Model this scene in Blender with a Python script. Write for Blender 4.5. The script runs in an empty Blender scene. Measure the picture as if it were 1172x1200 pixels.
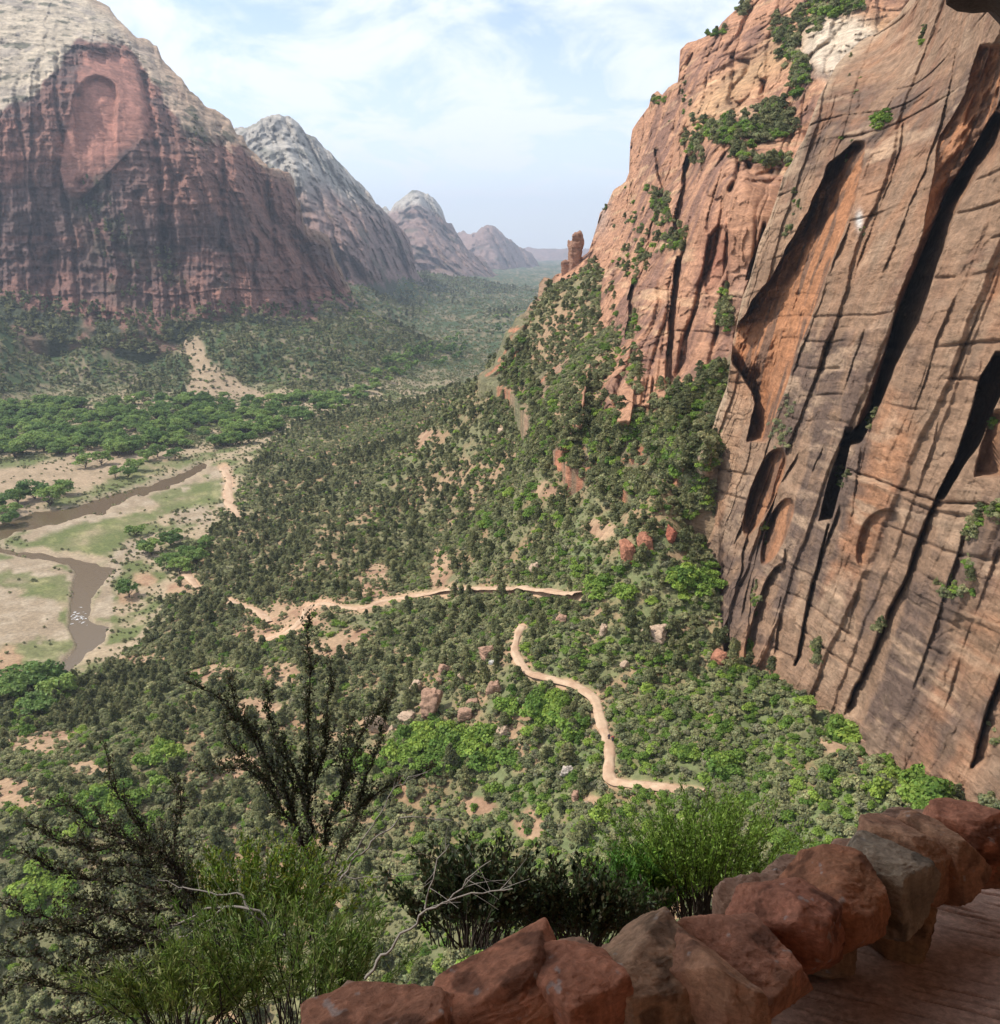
import bpy, math, random
import numpy as np
from mathutils import Vector, Matrix
rng = np.random.default_rng(7)
random.seed(7)
sc = bpy.context.scene
COL = sc.collection

# ------------------------------------------------------------------ camera model (camera stands at the origin)
FW, FH, FP = 1172.0, 1200.0, 1000.0
PITCH = math.radians(17.2)
CP, SP = math.cos(PITCH), math.sin(PITCH)
def rays(u, v):
    xc = (np.asarray(u, float) - FW/2) / FP
    yc = (FH/2 - np.asarray(v, float)) / FP
    xc, yc = np.broadcast_arrays(xc, yc)
    return np.stack([xc, CP + yc*SP, -SP + yc*CP], -1)
def proj(P):
    P = np.asarray(P, float)
    d = P[..., 1]*CP - P[..., 2]*SP
    d = np.where(np.abs(d) < 1e-6, 1e-6, d)
    yc = (P[..., 1]*SP + P[..., 2]*CP) / d
    return FW/2 + FP*P[..., 0]/d, FH/2 - FP*yc, d
def at(u, v, D):
    return rays(u, v) * np.asarray(D, float)[..., None]

# ------------------------------------------------------------------ noise
def _hash(ix, iy, iz, s):
    h = (ix.astype(np.int64)*374761393 + iy.astype(np.int64)*668265263 + iz.astype(np.int64)*2147483647 + s*974711) & 0xffffffff
    h = ((h ^ (h >> 13)) * 1274126177) & 0xffffffff
    h = ((h ^ (h >> 15)) * 2246822519) & 0xffffffff
    return ((h ^ (h >> 16)) & 0xffff) / 65535.0
def vnoise(x, y, z, s=0):
    x, y, z = np.broadcast_arrays(np.asarray(x, float), np.asarray(y, float), np.asarray(z, float))
    ix, iy, iz = np.floor(x), np.floor(y), np.floor(z)
    fx, fy, fz = x-ix, y-iy, z-iz
    fx = fx*fx*fx*(fx*(fx*6-15)+10); fy = fy*fy*fy*(fy*(fy*6-15)+10); fz = fz*fz*fz*(fz*(fz*6-15)+10)
    r = 0
    for dx in (0, 1):
        wx = fx if dx else 1-fx
        for dy in (0, 1):
            wy = fy if dy else 1-fy
            for dz in (0, 1):
                wz = fz if dz else 1-fz
                r = r + wx*wy*wz*_hash(ix+dx, iy+dy, iz+dz, s)
    return r*2-1
def fbm(x, y, z, o=4, s=0, g=.5):
    r, a, t = 0, 1, 0
    for k in range(o):
        r = r + a*vnoise(x*2**k, y*2**k, z*2**k, s+k*17); t += a; a *= g
    return r/t
def ridged(x, y, z, o=4, s=0):
    r, a, t = 0, 1, 0
    for k in range(o):
        r = r + a*(1-2*np.abs(vnoise(x*2**k, y*2**k, z*2**k, s+k*13))); t += a; a *= .5
    return r/t
def h1(i, s=0):
    i = np.floor(i); return _hash(i, i*0, i*0, s)
def sstep(a, b, x):
    t = np.clip((x-a)/(b-a), 0, 1); return t*t*(3-2*t)

# ------------------------------------------------------------------ interpolation and polygons
class TPS:
    def __init__(s, P, v, lam=1e-4):
        P = np.asarray(P, float); v = np.asarray(v, float); n = len(P); s.P = P
        K = s.k(P, P) + lam*np.eye(n); Q = np.hstack([np.ones((n, 1)), P])
        A = np.zeros((n+3, n+3)); A[:n, :n] = K; A[:n, n:] = Q; A[n:, :n] = Q.T
        s.w = np.linalg.solve(A, np.concatenate([v, np.zeros(3)]))
    def k(s, A, B):
        d2 = ((A[:, None]-B[None])**2).sum(-1)
        return .5*d2*np.log(d2+1e-12)
    def __call__(s, A):
        A = np.asarray(A, float); sh = A.shape[:-1]; A = A.reshape(-1, 2); out = np.empty(len(A)); n = len(s.P)
        for i in range(0, len(A), 40000):
            a = A[i:i+40000]
            out[i:i+40000] = s.k(a, s.P) @ s.w[:n] + s.w[n] + a @ s.w[n+1:]
        return out.reshape(sh)
def inpoly(u, v, poly):
    c = np.zeros(np.shape(u), bool); n = len(poly)
    for i in range(n):
        x0, y0 = poly[i]; x1, y1 = poly[(i+1) % n]
        if y0 == y1: continue
        m = ((v >= min(y0, y1)) & (v < max(y0, y1)))
        c ^= m & (u < x0 + (v-y0)*(x1-x0)/(y1-y0))
    return c
def pdist(u, v, pts):
    d = np.full(np.shape(u), 1e9)
    for (x0, y0), (x1, y1) in zip(pts[:-1], pts[1:]):
        dx, dy = x1-x0, y1-y0; L = dx*dx+dy*dy+1e-9
        t = np.clip(((u-x0)*dx+(v-y0)*dy)/L, 0, 1)
        d = np.minimum(d, np.hypot(u-x0-t*dx, v-y0-t*dy))
    return d
def sdpoly(u, v, poly):            # negative inside
    d = pdist(u, v, list(poly)+[poly[0]])
    return np.where(inpoly(u, v, poly), -d, d)

# ------------------------------------------------------------------ mesh helpers
def mesh_np(name, V, F, col=None, smooth=False, mat=None, attrs=None):
    me = bpy.data.meshes.new(name)
    V = np.ascontiguousarray(V, np.float32).reshape(-1, 3); F = np.ascontiguousarray(F, np.int32)
    k = F.shape[1]
    me.vertices.add(len(V)); me.vertices.foreach_set('co', V.ravel())
    me.loops.add(F.size); me.loops.foreach_set('vertex_index', F.ravel())
    me.polygons.add(len(F)); me.polygons.foreach_set('loop_start', np.arange(0, F.size, k, dtype=np.int32))
    me.polygons.foreach_set('loop_total', np.full(len(F), k, np.int32))
    me.polygons.foreach_set('use_smooth', np.full(len(F), smooth, bool))
    me.update(calc_edges=True)
    if col is not None:
        col = np.asarray(col, np.float32).reshape(-1, 3)
        a = me.color_attributes.new('Col', 'FLOAT_COLOR', 'POINT')
        a.data.foreach_set('color', np.hstack([col, np.ones((len(col), 1), np.float32)]).ravel())
    if mat: me.materials.append(mat)
    return me
def link(name, me, parent=None, loc=None):
    o = bpy.data.objects.new(name, me); COL.objects.link(o)
    if parent: o.parent = parent
    if loc is not None: o.location = loc
    return o
def tag(o, label=None, cat=None, group=None, kind=None):
    if label: o['label'] = label
    if cat: o['category'] = cat
    if group: o['group'] = group
    if kind: o['kind'] = kind
    return o
def empty(name, loc=(0, 0, 0)):
    o = bpy.data.objects.new(name, None); COL.objects.link(o); o.location = loc; o.empty_display_size = .3
    return o
def grid_faces(nr, nc):
    i = np.arange(nr-1)[:, None]*nc + np.arange(nc-1)[None]
    i = i.ravel()
    return np.stack([i, i+1, i+nc+1, i+nc], -1)
class MB:
    def __init__(s): s.V = []; s.F = []; s.n = 0; s.C = []
    def add(s, V, F, c=(1, 1, 1)):
        V = np.asarray(V, float).reshape(-1, 3); F = np.asarray(F, int)
        s.V.append(V); s.F.append(F + s.n); s.n += len(V)
        s.C.append(np.broadcast_to(np.asarray(c, float), (len(V), 3)))
    def mesh(s, name, mat, smooth=False):
        return mesh_np(name, np.concatenate(s.V), np.concatenate(s.F), np.concatenate(s.C), smooth, mat)
def tube(mb, pts, rad, n=5, c=(1, 1, 1)):
    pts = np.asarray(pts, float); rad = np.broadcast_to(np.asarray(rad, float), (len(pts),))
    T = np.gradient(pts, axis=0); T /= np.linalg.norm(T, axis=1, keepdims=True)+1e-9
    up = np.array([.13, .27, .95]); A = np.cross(T, up); A /= np.linalg.norm(A, axis=1, keepdims=True)+1e-9
    B = np.cross(T, A); an = np.arange(n)*2*np.pi/n
    V = pts[:, None] + rad[:, None, None]*(np.cos(an)[None, :, None]*A[:, None] + np.sin(an)[None, :, None]*B[:, None])
    m = len(pts); F = []
    for i in range(m-1):
        for j in range(n):
            F.append((i*n+j, i*n+(j+1) % n, (i+1)*n+(j+1) % n, (i+1)*n+j))
    mb.add(V, F, c)
def quads_at(C, size, aspect=1., r=None, up=0., D=None):
    """random little quads at centres C; D = optional long-axis directions"""
    r = r or rng; n = len(C)
    a = D.copy() if D is not None else r.normal(size=(n, 3))
    a /= np.linalg.norm(a, axis=1, keepdims=True)+1e-9
    b = r.normal(size=(n, 3)); b[:, 2] *= (1-up)
    b -= (a*b).sum(1, keepdims=True)*a; b /= np.linalg.norm(b, axis=1, keepdims=True)+1e-9
    s = np.broadcast_to(np.asarray(size, float), (n,))[:, None]
    a = a*s*.5*aspect; b = b*s*.5
    V = np.stack([C-a-b*.3, C-b, C+a, C+b], 1) if aspect > 1.3 else np.stack([C-a-b, C+a-b, C+a+b, C-a+b], 1)
    F = np.arange(4*n).reshape(n, 4)
    return V.reshape(-1, 3), F

# ------------------------------------------------------------------ materials
def new_mat(name):
    m = bpy.data.materials.new(name); m.use_nodes = True
    nt = m.node_tree; b = nt.nodes['Principled BSDF']; b.inputs['Specular IOR Level'].default_value = .2
    return m, nt, b
def N(nt, t, **kw):
    n = nt.nodes.new(t)
    for k, v in kw.items(): setattr(n, k, v)
    return n
def L(nt, a, b): nt.links.new(a, b)
def rock_mat(name, sc1, zst, bump, amp=.35, dist=1., band=1.0):
    m, nt, b = new_mat(name)
    b.inputs['Roughness'].default_value = .9
    co = N(nt, 'ShaderNodeTexCoord'); at_ = N(nt, 'ShaderNodeAttribute', attribute_name='Col')
    def noise(scale, z, det, rough=.6):
        mp = N(nt, 'ShaderNodeMapping'); mp.inputs['Scale'].default_value = (scale, scale, scale*z)
        L(nt, co.outputs['Object'], mp.inputs['Vector'])
        n = N(nt, 'ShaderNodeTexNoise'); n.inputs['Scale'].default_value = 1; n.inputs['Detail'].default_value = det
        n.inputs['Roughness'].default_value = rough; n.inputs['Distortion'].default_value = .4
        L(nt, mp.outputs[0], n.inputs['Vector']); return n.outputs['Fac']
    strata = noise(sc1*.25, zst, 8, .7)          # thin beds
    fine = noise(sc1*1.3, 1.6, 8, .7)            # grain and pits
    streak = noise(sc1*.9, .06, 4)               # stains running down the face
    def rng_(f, lo, hi, a, c):
        r = N(nt, 'ShaderNodeMapRange'); L(nt, f, r.inputs[0])
        for i, x in enumerate((lo, hi, a, c)): r.inputs[i+1].default_value = x
        return r.outputs[0]
    def mul(a, c):
        x = N(nt, 'ShaderNodeMath', operation='MULTIPLY'); L(nt, a, x.inputs[0]); L(nt, c, x.inputs[1]); return x.outputs[0]
    f = mul(mul(rng_(strata, .3, .7, 1-amp*band, 1+amp*band), rng_(fine, .3, .7, 1-amp, 1+amp)), rng_(streak, .35, .65, 1-amp*.6, 1+amp*.4))
    vm = N(nt, 'ShaderNodeVectorMath', operation='SCALE'); L(nt, at_.outputs['Color'], vm.inputs[0]); L(nt, f, vm.inputs['Scale'])
    L(nt, vm.outputs[0], b.inputs['Base Color'])
    ad = N(nt, 'ShaderNodeMath', operation='MULTIPLY_ADD'); L(nt, strata, ad.inputs[0]); ad.inputs[1].default_value = 1.3; L(nt, fine, ad.inputs[2])
    bp = N(nt, 'ShaderNodeBump'); bp.inputs['Strength'].default_value = bump; bp.inputs['Distance'].default_value = dist
    L(nt, ad.outputs[0], bp.inputs['Height']); L(nt, bp.outputs[0], b.inputs['Normal'])
    return m
M_ROCK = rock_mat('sandstone_wall', .55, 4, .8, .30, .8, .7)
M_ROCKB = rock_mat('red_sandstone_wall', .35, 6, .8, .33, 1.5)
M_FAR = rock_mat('far_sandstone', .09, 5, .9, .30, 6.)
M_STONE = rock_mat('parapet_stone', 32, 1.3, .75, .30, .016, .6)
M_BOULDER = rock_mat('boulder_stone', 1.6, 2.5, .7, .25, .3)
M_GROUND = rock_mat('canyon_ground', .6, 1, .6, .28, .5, .4)
M_PATH = rock_mat('paved_path', 30, 1, .7, .28, .012, .5)
M_ROOF = rock_mat('alcove_rock', 1.6, 2, .8, .3, .15)
def leaf_mat(name, trans=.3, var=.28, rough=.65):
    m, nt, b = new_mat(name); b.inputs['Roughness'].default_value = rough
    at_ = N(nt, 'ShaderNodeAttribute', attribute_name='Col'); oi = N(nt, 'ShaderNodeObjectInfo')
    r = N(nt, 'ShaderNodeMapRange'); L(nt, oi.outputs['Random'], r.inputs[0]); r.inputs[3].default_value = 1-var; r.inputs[4].default_value = 1+var
    hs = N(nt, 'ShaderNodeHueSaturation'); L(nt, at_.outputs['Color'], hs.inputs['Color'])
    h = N(nt, 'ShaderNodeMath', operation='MULTIPLY_ADD'); L(nt, oi.outputs['Random'], h.inputs[0]); h.inputs[1].default_value = -.035; h.inputs[2].default_value = .517
    L(nt, h.outputs[0], hs.inputs['Hue']); L(nt, r.outputs[0], hs.inputs['Value'])
    L(nt, hs.outputs[0], b.inputs['Base Color'])
    t = N(nt, 'ShaderNodeBsdfTranslucent'); L(nt, hs.outputs[0], t.inputs[0])
    mx = N(nt, 'ShaderNodeMixShader'); mx.inputs[0].default_value = trans
    L(nt, b.outputs[0], mx.inputs[1]); L(nt, t.outputs[0], mx.inputs[2]); L(nt, mx.outputs[0], nt.nodes['Material Output'].inputs[0])
    return m
M_LEAF = leaf_mat('foliage', .38, .34)
def plain(name, c, rough=.8, spec=.2):
    m, nt, b = new_mat(name); b.inputs['Base Color'].default_value = (*c, 1); b.inputs['Roughness'].default_value = rough; b.inputs['Specular IOR Level'].default_value = spec
    return m
def bark_mat(name, c, c2, scale=20):
    m, nt, b = new_mat(name); b.inputs['Roughness'].default_value = .9
    co = N(nt, 'ShaderNodeTexCoord'); n = N(nt, 'ShaderNodeTexNoise'); n.inputs['Scale'].default_value = scale; n.inputs['Detail'].default_value = 4
    L(nt, co.outputs['Object'], n.inputs['Vector']); cr = N(nt, 'ShaderNodeMix', data_type='RGBA')
    L(nt, n.outputs['Fac'], cr.inputs[0]); cr.inputs[6].default_value = (*c, 1); cr.inputs[7].default_value = (*c2, 1)
    L(nt, cr.outputs[2], b.inputs['Base Color']); return m
M_BARK = bark_mat('tree_bark', (.05, .035, .025), (.16, .12, .09), 2)
M_TWIG = bark_mat('dark_twig_bark', (.012, .009, .007), (.05, .038, .03), 30)
M_GREY = bark_mat('bleached_twig_bark', (.12, .10, .085), (.3, .27, .24), 30)

# ------------------------------------------------------------------ image-traced layout of masses: (u, v, depth)
A_top = [(792, 606), (806, 575), (821, 535), (845, 478), (852, 457), (858, 408), (870, 352), (879, 328), (889, 290), (903, 255), (918, 208), (942, 165), (958, 120), (980, 77), (1005, 52), (1030, 38), (1054, 18), (1075, -10), (1100, -50), (1172, -110), (1330, -200)]
A_base = [(792, 612), (821, 640), (842, 670), (848, 765), (870, 790), (905, 800), (946, 822), (957, 855), (1004, 880), (1061, 930), (1119, 950), (1172, 950), (1330, 960)]
A_ctrl = [(1172, 910, 100), (1061, 898, 117), (1004, 846, 130), (946, 788, 145), (905, 767, 155), (850, 745, 166), (842, 637, 188), (821, 612, 200), (795, 605, 212),
          (1172, 600, 107), (1172, 200, 118), (1172, 0, 128), (1030, 35, 205), (958, 120, 186), (903, 255, 192), (860, 410, 197), (1000, 400, 146), (1000, 600, 139), (1000, 200, 165),
          (1080, 300, 131), (1080, 500, 124), (1080, 700, 119), (920, 600, 163), (930, 400, 172), (900, 500, 177), (1100, 50, 160), (1300, 400, 95), (1300, 900, 85), (1300, -100, 110)]
B_top = [(560, 441), (578, 430), (585, 412), (592, 392), (600, 385), (604, 375), (614, 370), (622, 356), (630, 350), (632, 333), (638, 327), (646, 329), (652, 322), (660, 320), (668, 306), (680, 304), (690, 296), (694, 284), (700, 264), (703, 250), (712, 240), (718, 226), (733, 214), (738, 200), (738.5, 168), (741, 152), (752, 138), (760, 126), (764, 112), (770, 108), (776, 113), (784, 103), (794, 98), (796, 85), (797, 60), (806, 52), (818, 47), (840, 36), (852, 20), (862, 12), (872, 2), (900, -45), (960, -110), (1060, -190), (1200, -260)]
B_base = [(560, 446), (600, 460), (640, 520), (680, 560), (720, 570), (780, 600), (860, 640), (1200, 500)]
B_ctrl = [(585, 412, 440), (600, 400, 432), (640, 345, 462), (632, 333, 470), (690, 290, 488), (703, 250, 500), (738, 190, 470), (765, 112, 450), (797, 60, 425), (870, 2, 400), (960, -100, 380),
          (690, 400, 350), (660, 380, 420), (690, 500, 257), (720, 560, 225), (780, 560, 205), (640, 470, 330), (600, 450, 400), (640, 520, 268),
          (760, 300, 330), (800, 330, 272), (790, 430, 250), (850, 300, 245), (870, 215, 240), (850, 230, 250), (890, 200, 262), (850, 160, 300), (800, 200, 345), (760, 200, 400), (900, 110, 330), (850, 60, 370), (940, 30, 340), (950, 100, 290),
          (740, 360, 310), (720, 440, 262), (850, 430, 228), (830, 500, 215), (860, 600, 200), (1100, 200, 300), (1100, -100, 330)]
M1_top = [(-420, -260), (-200, -190), (0, -75), (60, -40), (100, -12), (112, 0), (128, 8), (138, 22), (150, 33), (160, 44), (172, 45), (184, 54), (190, 70), (203, 82), (214, 93), (222, 107), (232, 113), (240, 124), (254, 130), (262, 136), (270, 143), (277, 158), (284, 160), (290, 172), (300, 182), (312, 192), (316, 198), (328, 199), (340, 204), (345, 214), (347, 233), (352, 240), (356, 262), (362, 268), (374, 272), (384, 276), (388, 287), (392, 300), (400, 316), (404, 330), (410, 338), (414, 350), (424, 362), (440, 372), (460, 384), (480, 400)]
M1_base = [(-420, 420), (0, 395), (60, 400), (170, 415), (250, 402), (350, 404), (400, 385), (424, 390), (480, 410)]
M1_ctrl = [(0, 350, 1040), (100, 375, 1040), (170, 385, 1050), (250, 372, 1090), (350, 375, 1180), (400, 352, 1300), (420, 360, 1330), (470, 395, 1330),
           (0, 200, 1120), (120, 200, 1130), (120, 90, 1190), (0, 90, 1180), (200, 300, 1120), (110, 0, 1400), (0, -50, 1400), (180, 60, 1350), (250, 130, 1330), (250, 200, 1180), (285, 165, 1340), (320, 200, 1350), (340, 220, 1400), (385, 280, 1420), (330, 300, 1240), (410, 345, 1400), (-300, -100, 1250), (-300, 350, 950), (60, 20, 1290)]
M2_top = [(200, 175), (255, 168), (272, 152), (280, 149), (287, 151), (294, 148), (300, 146), (306, 139), (316, 136), (328, 134), (340, 138), (350, 146), (358, 156), (370, 161), (378, 172), (388, 180), (398, 190), (406, 200), (418, 212), (428, 222), (440, 238), (448, 246), (458, 256), (466, 264), (474, 272), (480, 282), (484, 298), (488, 320), (500, 335)]
M2_base = [(200, 390), (380, 400), (420, 395), (500, 350)]
M2_ctrl = [(280, 150, 2500), (328, 134, 2500), (400, 190, 2600), (474, 272, 2750), (350, 200, 2200), (380, 300, 1950), (430, 330, 2050), (480, 325, 2500), (300, 250, 2200), (430, 260, 2350), (250, 350, 1900), (500, 340, 2700)]
M3_top = [(420, 250), (445, 245), (452, 243), (457, 249), (464, 238), (472, 232), (482, 226), (492, 224), (502, 228), (512, 238), (519, 248), (523, 262), (530, 264), (536, 276), (545, 290), (556, 297), (566, 304), (574, 316), (582, 324), (600, 334)]
M3_base = [(420, 350), (480, 348), (540, 345), (600, 340)]
M3_ctrl = [(450, 245, 4600), (490, 225, 4500), (520, 262, 4500), (560, 300, 4600), (480, 320, 3500), (540, 325, 3700), (575, 325, 4300), (500, 280, 3900), (440, 330, 3400), (600, 338, 4600)]
M4_top = [(500, 290), (532, 276), (545, 272), (552, 274), (562, 270), (572, 264), (578, 265), (586, 273), (594, 281), (602, 285), (608, 292), (622, 296), (629, 306), (634, 318), (640, 328)]
M4_base = [(500, 345), (580, 340), (640, 336)]
M4_ctrl = [(535, 276, 6800), (575, 264, 6500), (605, 290, 6700), (630, 310, 6900), (560, 320, 5900), (610, 325, 6200), (580, 300, 6100)]
M5_top = [(560, 292), (600, 291), (640, 291.5), (700, 292), (800, 292)]
M5_base = [(560, 330), (800, 335)]
M5_ctrl = [(600, 291, 10500), (660, 291, 10500), (720, 292, 10500), (600, 320, 9500), (660, 325, 9300), (800, 325, 9300)]

def depth_fn(ctrl):
    c = np.array(ctrl, float); t = TPS(c[:, :2]/200, np.log(c[:, 2]), 3e-3)
    return lambda u, v: np.exp(t(np.stack([u/200, v/200], -1)))

def curtain(name, top, base, ctrl, relief, color, step, mat, backs, crag=1.5, rnd=.0, sink=20):
    Df = depth_fn(ctrl)
    T = np.array(top, float); B = np.array(base, float)
    s = np.concatenate([[0], np.cumsum(np.hypot(np.diff(T[:, 0]), .8*np.diff(T[:, 1])))])
    n = int(s[-1]/step); q = np.linspace(0, s[-1], n)
    u = np.interp(q, s, T[:, 0]); vt = np.interp(q, s, T[:, 1])
    for i in range(1, n): u[i] = max(u[i], u[i-1]+.02)
    vt = vt + crag*fbm(u/9, 0*u, 0*u, 4, 5)*1.6
    vb = np.maximum(np.interp(u, B[:, 0], B[:, 1]), vt+2)
    nr = int(np.max(vb-vt)/step*.95)
    w = np.linspace(0, 1, nr)[:, None]
    UU = np.broadcast_to(u, (nr, n)); VV = vt[None]*(1-w) + vb[None]*w
    D0 = Df(UU, VV); P0 = at(UU, VV, D0)
    rel = relief(P0, UU, VV, D0)
    e = (VV-vt[None])
    D = D0 + rel + rnd*D0*np.exp(-e/5.)
    D = np.maximum(D, .6*D0)
    P = at(UU, VV, D); C = color(P0, UU, VV, rel)
    out = P[0]*np.array([1, 1, 0]); out /= np.linalg.norm(out, axis=1, keepdims=True)
    rows = []; crow = []
    for dist, dz in reversed(backs):
        r = P[0] + out*dist; r[:, 2] += dz + .12*dist*fbm(P[0][:, 0]/dist/.6, P[0][:, 1]/dist/.6, 0*u+dist, 2, 3)*(1 if dist > 5 else 0)
        rows.append(r); crow.append(C[0])
    bt = P[-1].copy(); bt[:, 2] -= sink
    V = np.concatenate([np.array(rows), P, bt[None]], 0); C = np.concatenate([np.array(crow), C, C[-1:]], 0)
    me = mesh_np(name, V, grid_faces(V.shape[0], n)[:, ::-1], C, True, mat)
    o = link(name, me); tag(o, kind='structure')
    P2 = P
    def surf(uu, vv):      # point on the finished face seen at a pixel
        uu = np.asarray(uu, float); vv = np.asarray(vv, float)
        j = np.clip(np.searchsorted(u, uu), 0, n-1)
        wv = (vv-vt[j])/(vb[j]-vt[j]); i = np.clip((wv*(nr-1)).round().astype(int), 0, nr-1)
        return P2[i, j], (wv >= 0) & (wv <= 1) & (uu > u[0]) & (uu < u[-1])
    return o, surf

def band(u, v, Lp, Rp, dL, dR, fade=6):
    """relief between a left and a right line (both given top to bottom)"""
    Lp = np.array(Lp, float); Rp = np.array(Rp, float)
    l = np.interp(v, Lp[:, 1], Lp[:, 0]); r = np.interp(v, Rp[:, 1], Rp[:, 0])
    v0 = max(Lp[0, 1], Rp[0, 1]); v1 = min(Lp[-1, 1], Rp[-1, 1])
    a = (u-l)/np.maximum(r-l, .5)
    m = sstep(-.6, .6, u-l)*sstep(-.6, .6, r-u)*np.clip((v-v0)/fade, 0, 1)*np.clip((v1-v)/fade, 0, 1)
    return m*(dL*(1-np.clip(a, 0, 1))+dR*np.clip(a, 0, 1)), m
def crack(u, v, pts, w, d):
    k_ = fbm(u/13, v/13, 0*u+len(pts), 3, 99); x = pdist(u, v, pts)+1.5*k_; d = d*(.65+.8*k_); w = w*(.85+.6*k_)
    return d*np.exp(-(x/w)**2)
def edge(u, v, pts, d, w):
    """left of the line stands proud; right of it the face drops back by d and recovers over w pixels"""
    p = np.array(pts, float); l = np.interp(v, p[:, 1], p[:, 0]); s = u-l
    k = np.clip((v-p[0, 1])/12, 0, 1)*np.clip((p[-1, 1]-v)/12, 0, 1)
    return d*k*sstep(-.5, .8, s)*np.exp(-np.maximum(s, 0)/w)

def mixc(a, b, t):
    t = np.clip(t, 0, 1)[..., None]; return np.asarray(a)*(1-t)+np.asarray(b)*t

# ------------------------------------------------------------------ wall A: the near slabs on the right
A_orange = []
def relA(P, u, v, D):
    x, y, z = P[..., 0], P[..., 1], P[..., 2]
    wx = 6*fbm(x/40, y/40, z/60, 3, 31); u = u+4.5*fbm(x/11, y/11, z/11, 3, 32)+1.6*fbm(x/2.5, y/2.5, z/2.5, 3, 33); v = v+3*fbm(x/12, y/12, z/12, 3, 34)
    ema = np.clip(.38+1.1*fbm(x/14, y/14, z/10, 3, 35), 0, 1.1)
    r = np.zeros_like(u); org = np.zeros_like(u)
    # slabs between near-vertical joints
    rd = rays(u, v); tm = 64./np.maximum(rd[..., 0]-.2*rd[..., 2], .12); ym = rd[..., 1]*tm; zm = rd[..., 2]*tm
    for per, amp, s, tilt in ((23, 2.0, 1, .10), (10.3, .8, 2, .02), (4.3, .25, 3, .12)):
        q = (ym + tilt*zm + .35*wx*(per/19) + 1.6*per/19*fbm(zm/9, ym/50, x/50, 3, s))/per + 100
        f = q-np.floor(q); hgt = h1(q, s)
        r += amp*(hgt*1.3-.1)*np.where(f < .94, (f/.94)**1.6, 1-(f-.94)/.06)
    r += 2.4*fbm(x/30, y/30, z/30, 4, 9)
    # beds: thin ledges, cross-bedding tilted
    zz = z + .12*y + 2*fbm(x/30, y/30, z/30, 2, 4)
    r += .6*ridged(x/40, y/30, zz/3.2, 4, 6) + .9*fbm(x/6, y/6, z/3, 5, 8) + .25*np.floor(3*fbm(x/9, y/9, zz/6, 3, 12))
    fz = (zz+1.2*fbm(x/18, y/18, z/30, 3, 37))/4.6; fz = fz-np.floor(fz); r += 1.3*np.exp(-((fz-.5)/.05)**2)*sstep(.0, .35, fbm(x/16, y/16, z/6, 3, 38)) - .5*fz*sstep(-.3, .3, fbm(x/30, y/30, z/15, 2, 39))
    bl = np.floor(zz/11.); r += .9*(h1(bl+40, 77)-.5)*sstep(-.4, .4, fbm(x/25, y/25, z/70, 2, 78))
    def B(Lp, Rp, a, b, o=0, fade=6):
        nonlocal r, org
        d, m = band(u, v, Lp, Rp, a, b, fade); d = d*(1+.5*fbm(x/5, y/5, z/4, 4, 41)); r = r*(1-.35*m) + d; org = np.maximum(org, o*m)
    # great dark cleft
    B([(1166, 128), (1150, 158), (1124, 205), (1102, 240), (1086, 280), (1065, 333), (1046, 378), (1030, 440), (1014, 490), (985, 522)],
      [(1185, 128), (1172, 178), (1146, 205), (1126, 240), (1108, 285), (1092, 333), (1076, 378), (1052, 426), (1028, 480), (1003, 535)], 30, 8, 0)
    r += edge(u, v, [(1200, 60), (1166, 128), (1124, 205), (1086, 280), (1046, 378), (1014, 490), (985, 530)], 6, 10)
    # orange flank left of the cleft
    B([(1150, 50), (1130, 110), (1100, 160), (1095, 215), (1075, 290), (1052, 350), (1040, 400), (1022, 450), (1005, 500)],
      [(1180, 50), (1166, 128), (1124, 205), (1102, 240), (1086, 280), (1065, 333), (1046, 378), (1030, 440), (1014, 500)], 3, 11, .9)
    B([(992, 500), (985, 530), (972, 565), (960, 610)], [(1000, 500), (996, 530), (985, 575), (971, 622)], 16, 12, 0)
    r += crack(u, v, [(972, 615), (961, 657), (950, 696), (930, 778)], 1.4, 6)
    r += edge(u, v, [(985, 590), (961, 657), (950, 696), (928, 780)], 3, 8)
    # second cleft
    B([(1180, 390), (1150, 440), (1132, 500), (1118, 540), (1096, 585)], [(1200, 410), (1168, 470), (1148, 520), (1130, 545), (1104, 590)], 22, 10, 0)
    r += crack(u, v, [(1101, 580), (1084, 612), (1063, 675), (1035, 738), (1024, 766), (996, 828)], 1.8, 7)
    r += edge(u, v, [(1101, 575), (1084, 612), (1063, 675), (1035, 738), (1024, 766), (990, 840)], 4, 18)
    B([(1163, 480), (1150, 520), (1140, 560)], [(1230, 480), (1230, 520), (1230, 575)], 7, 1, .5)
    r += crack(u, v, [(1140, 898), (1157, 832), (1175, 790)], 1.8, 6); r += edge(u, v, [(1176, 780), (1157, 832), (1140, 900)], 3, 24)
    # shaded orange alcove face below the overhanging edge
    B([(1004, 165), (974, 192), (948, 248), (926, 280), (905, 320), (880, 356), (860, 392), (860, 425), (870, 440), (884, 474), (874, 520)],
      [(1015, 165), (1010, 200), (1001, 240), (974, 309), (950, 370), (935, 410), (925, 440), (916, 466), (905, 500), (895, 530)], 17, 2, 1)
    r += edge(u, v, [(1008, 230), (974, 309), (935, 410), (916, 466), (900, 510)], -2.5, 9)
    r -= 5*np.exp(-((u-866)/9)**2-((v-412)/12)**2)
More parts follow.
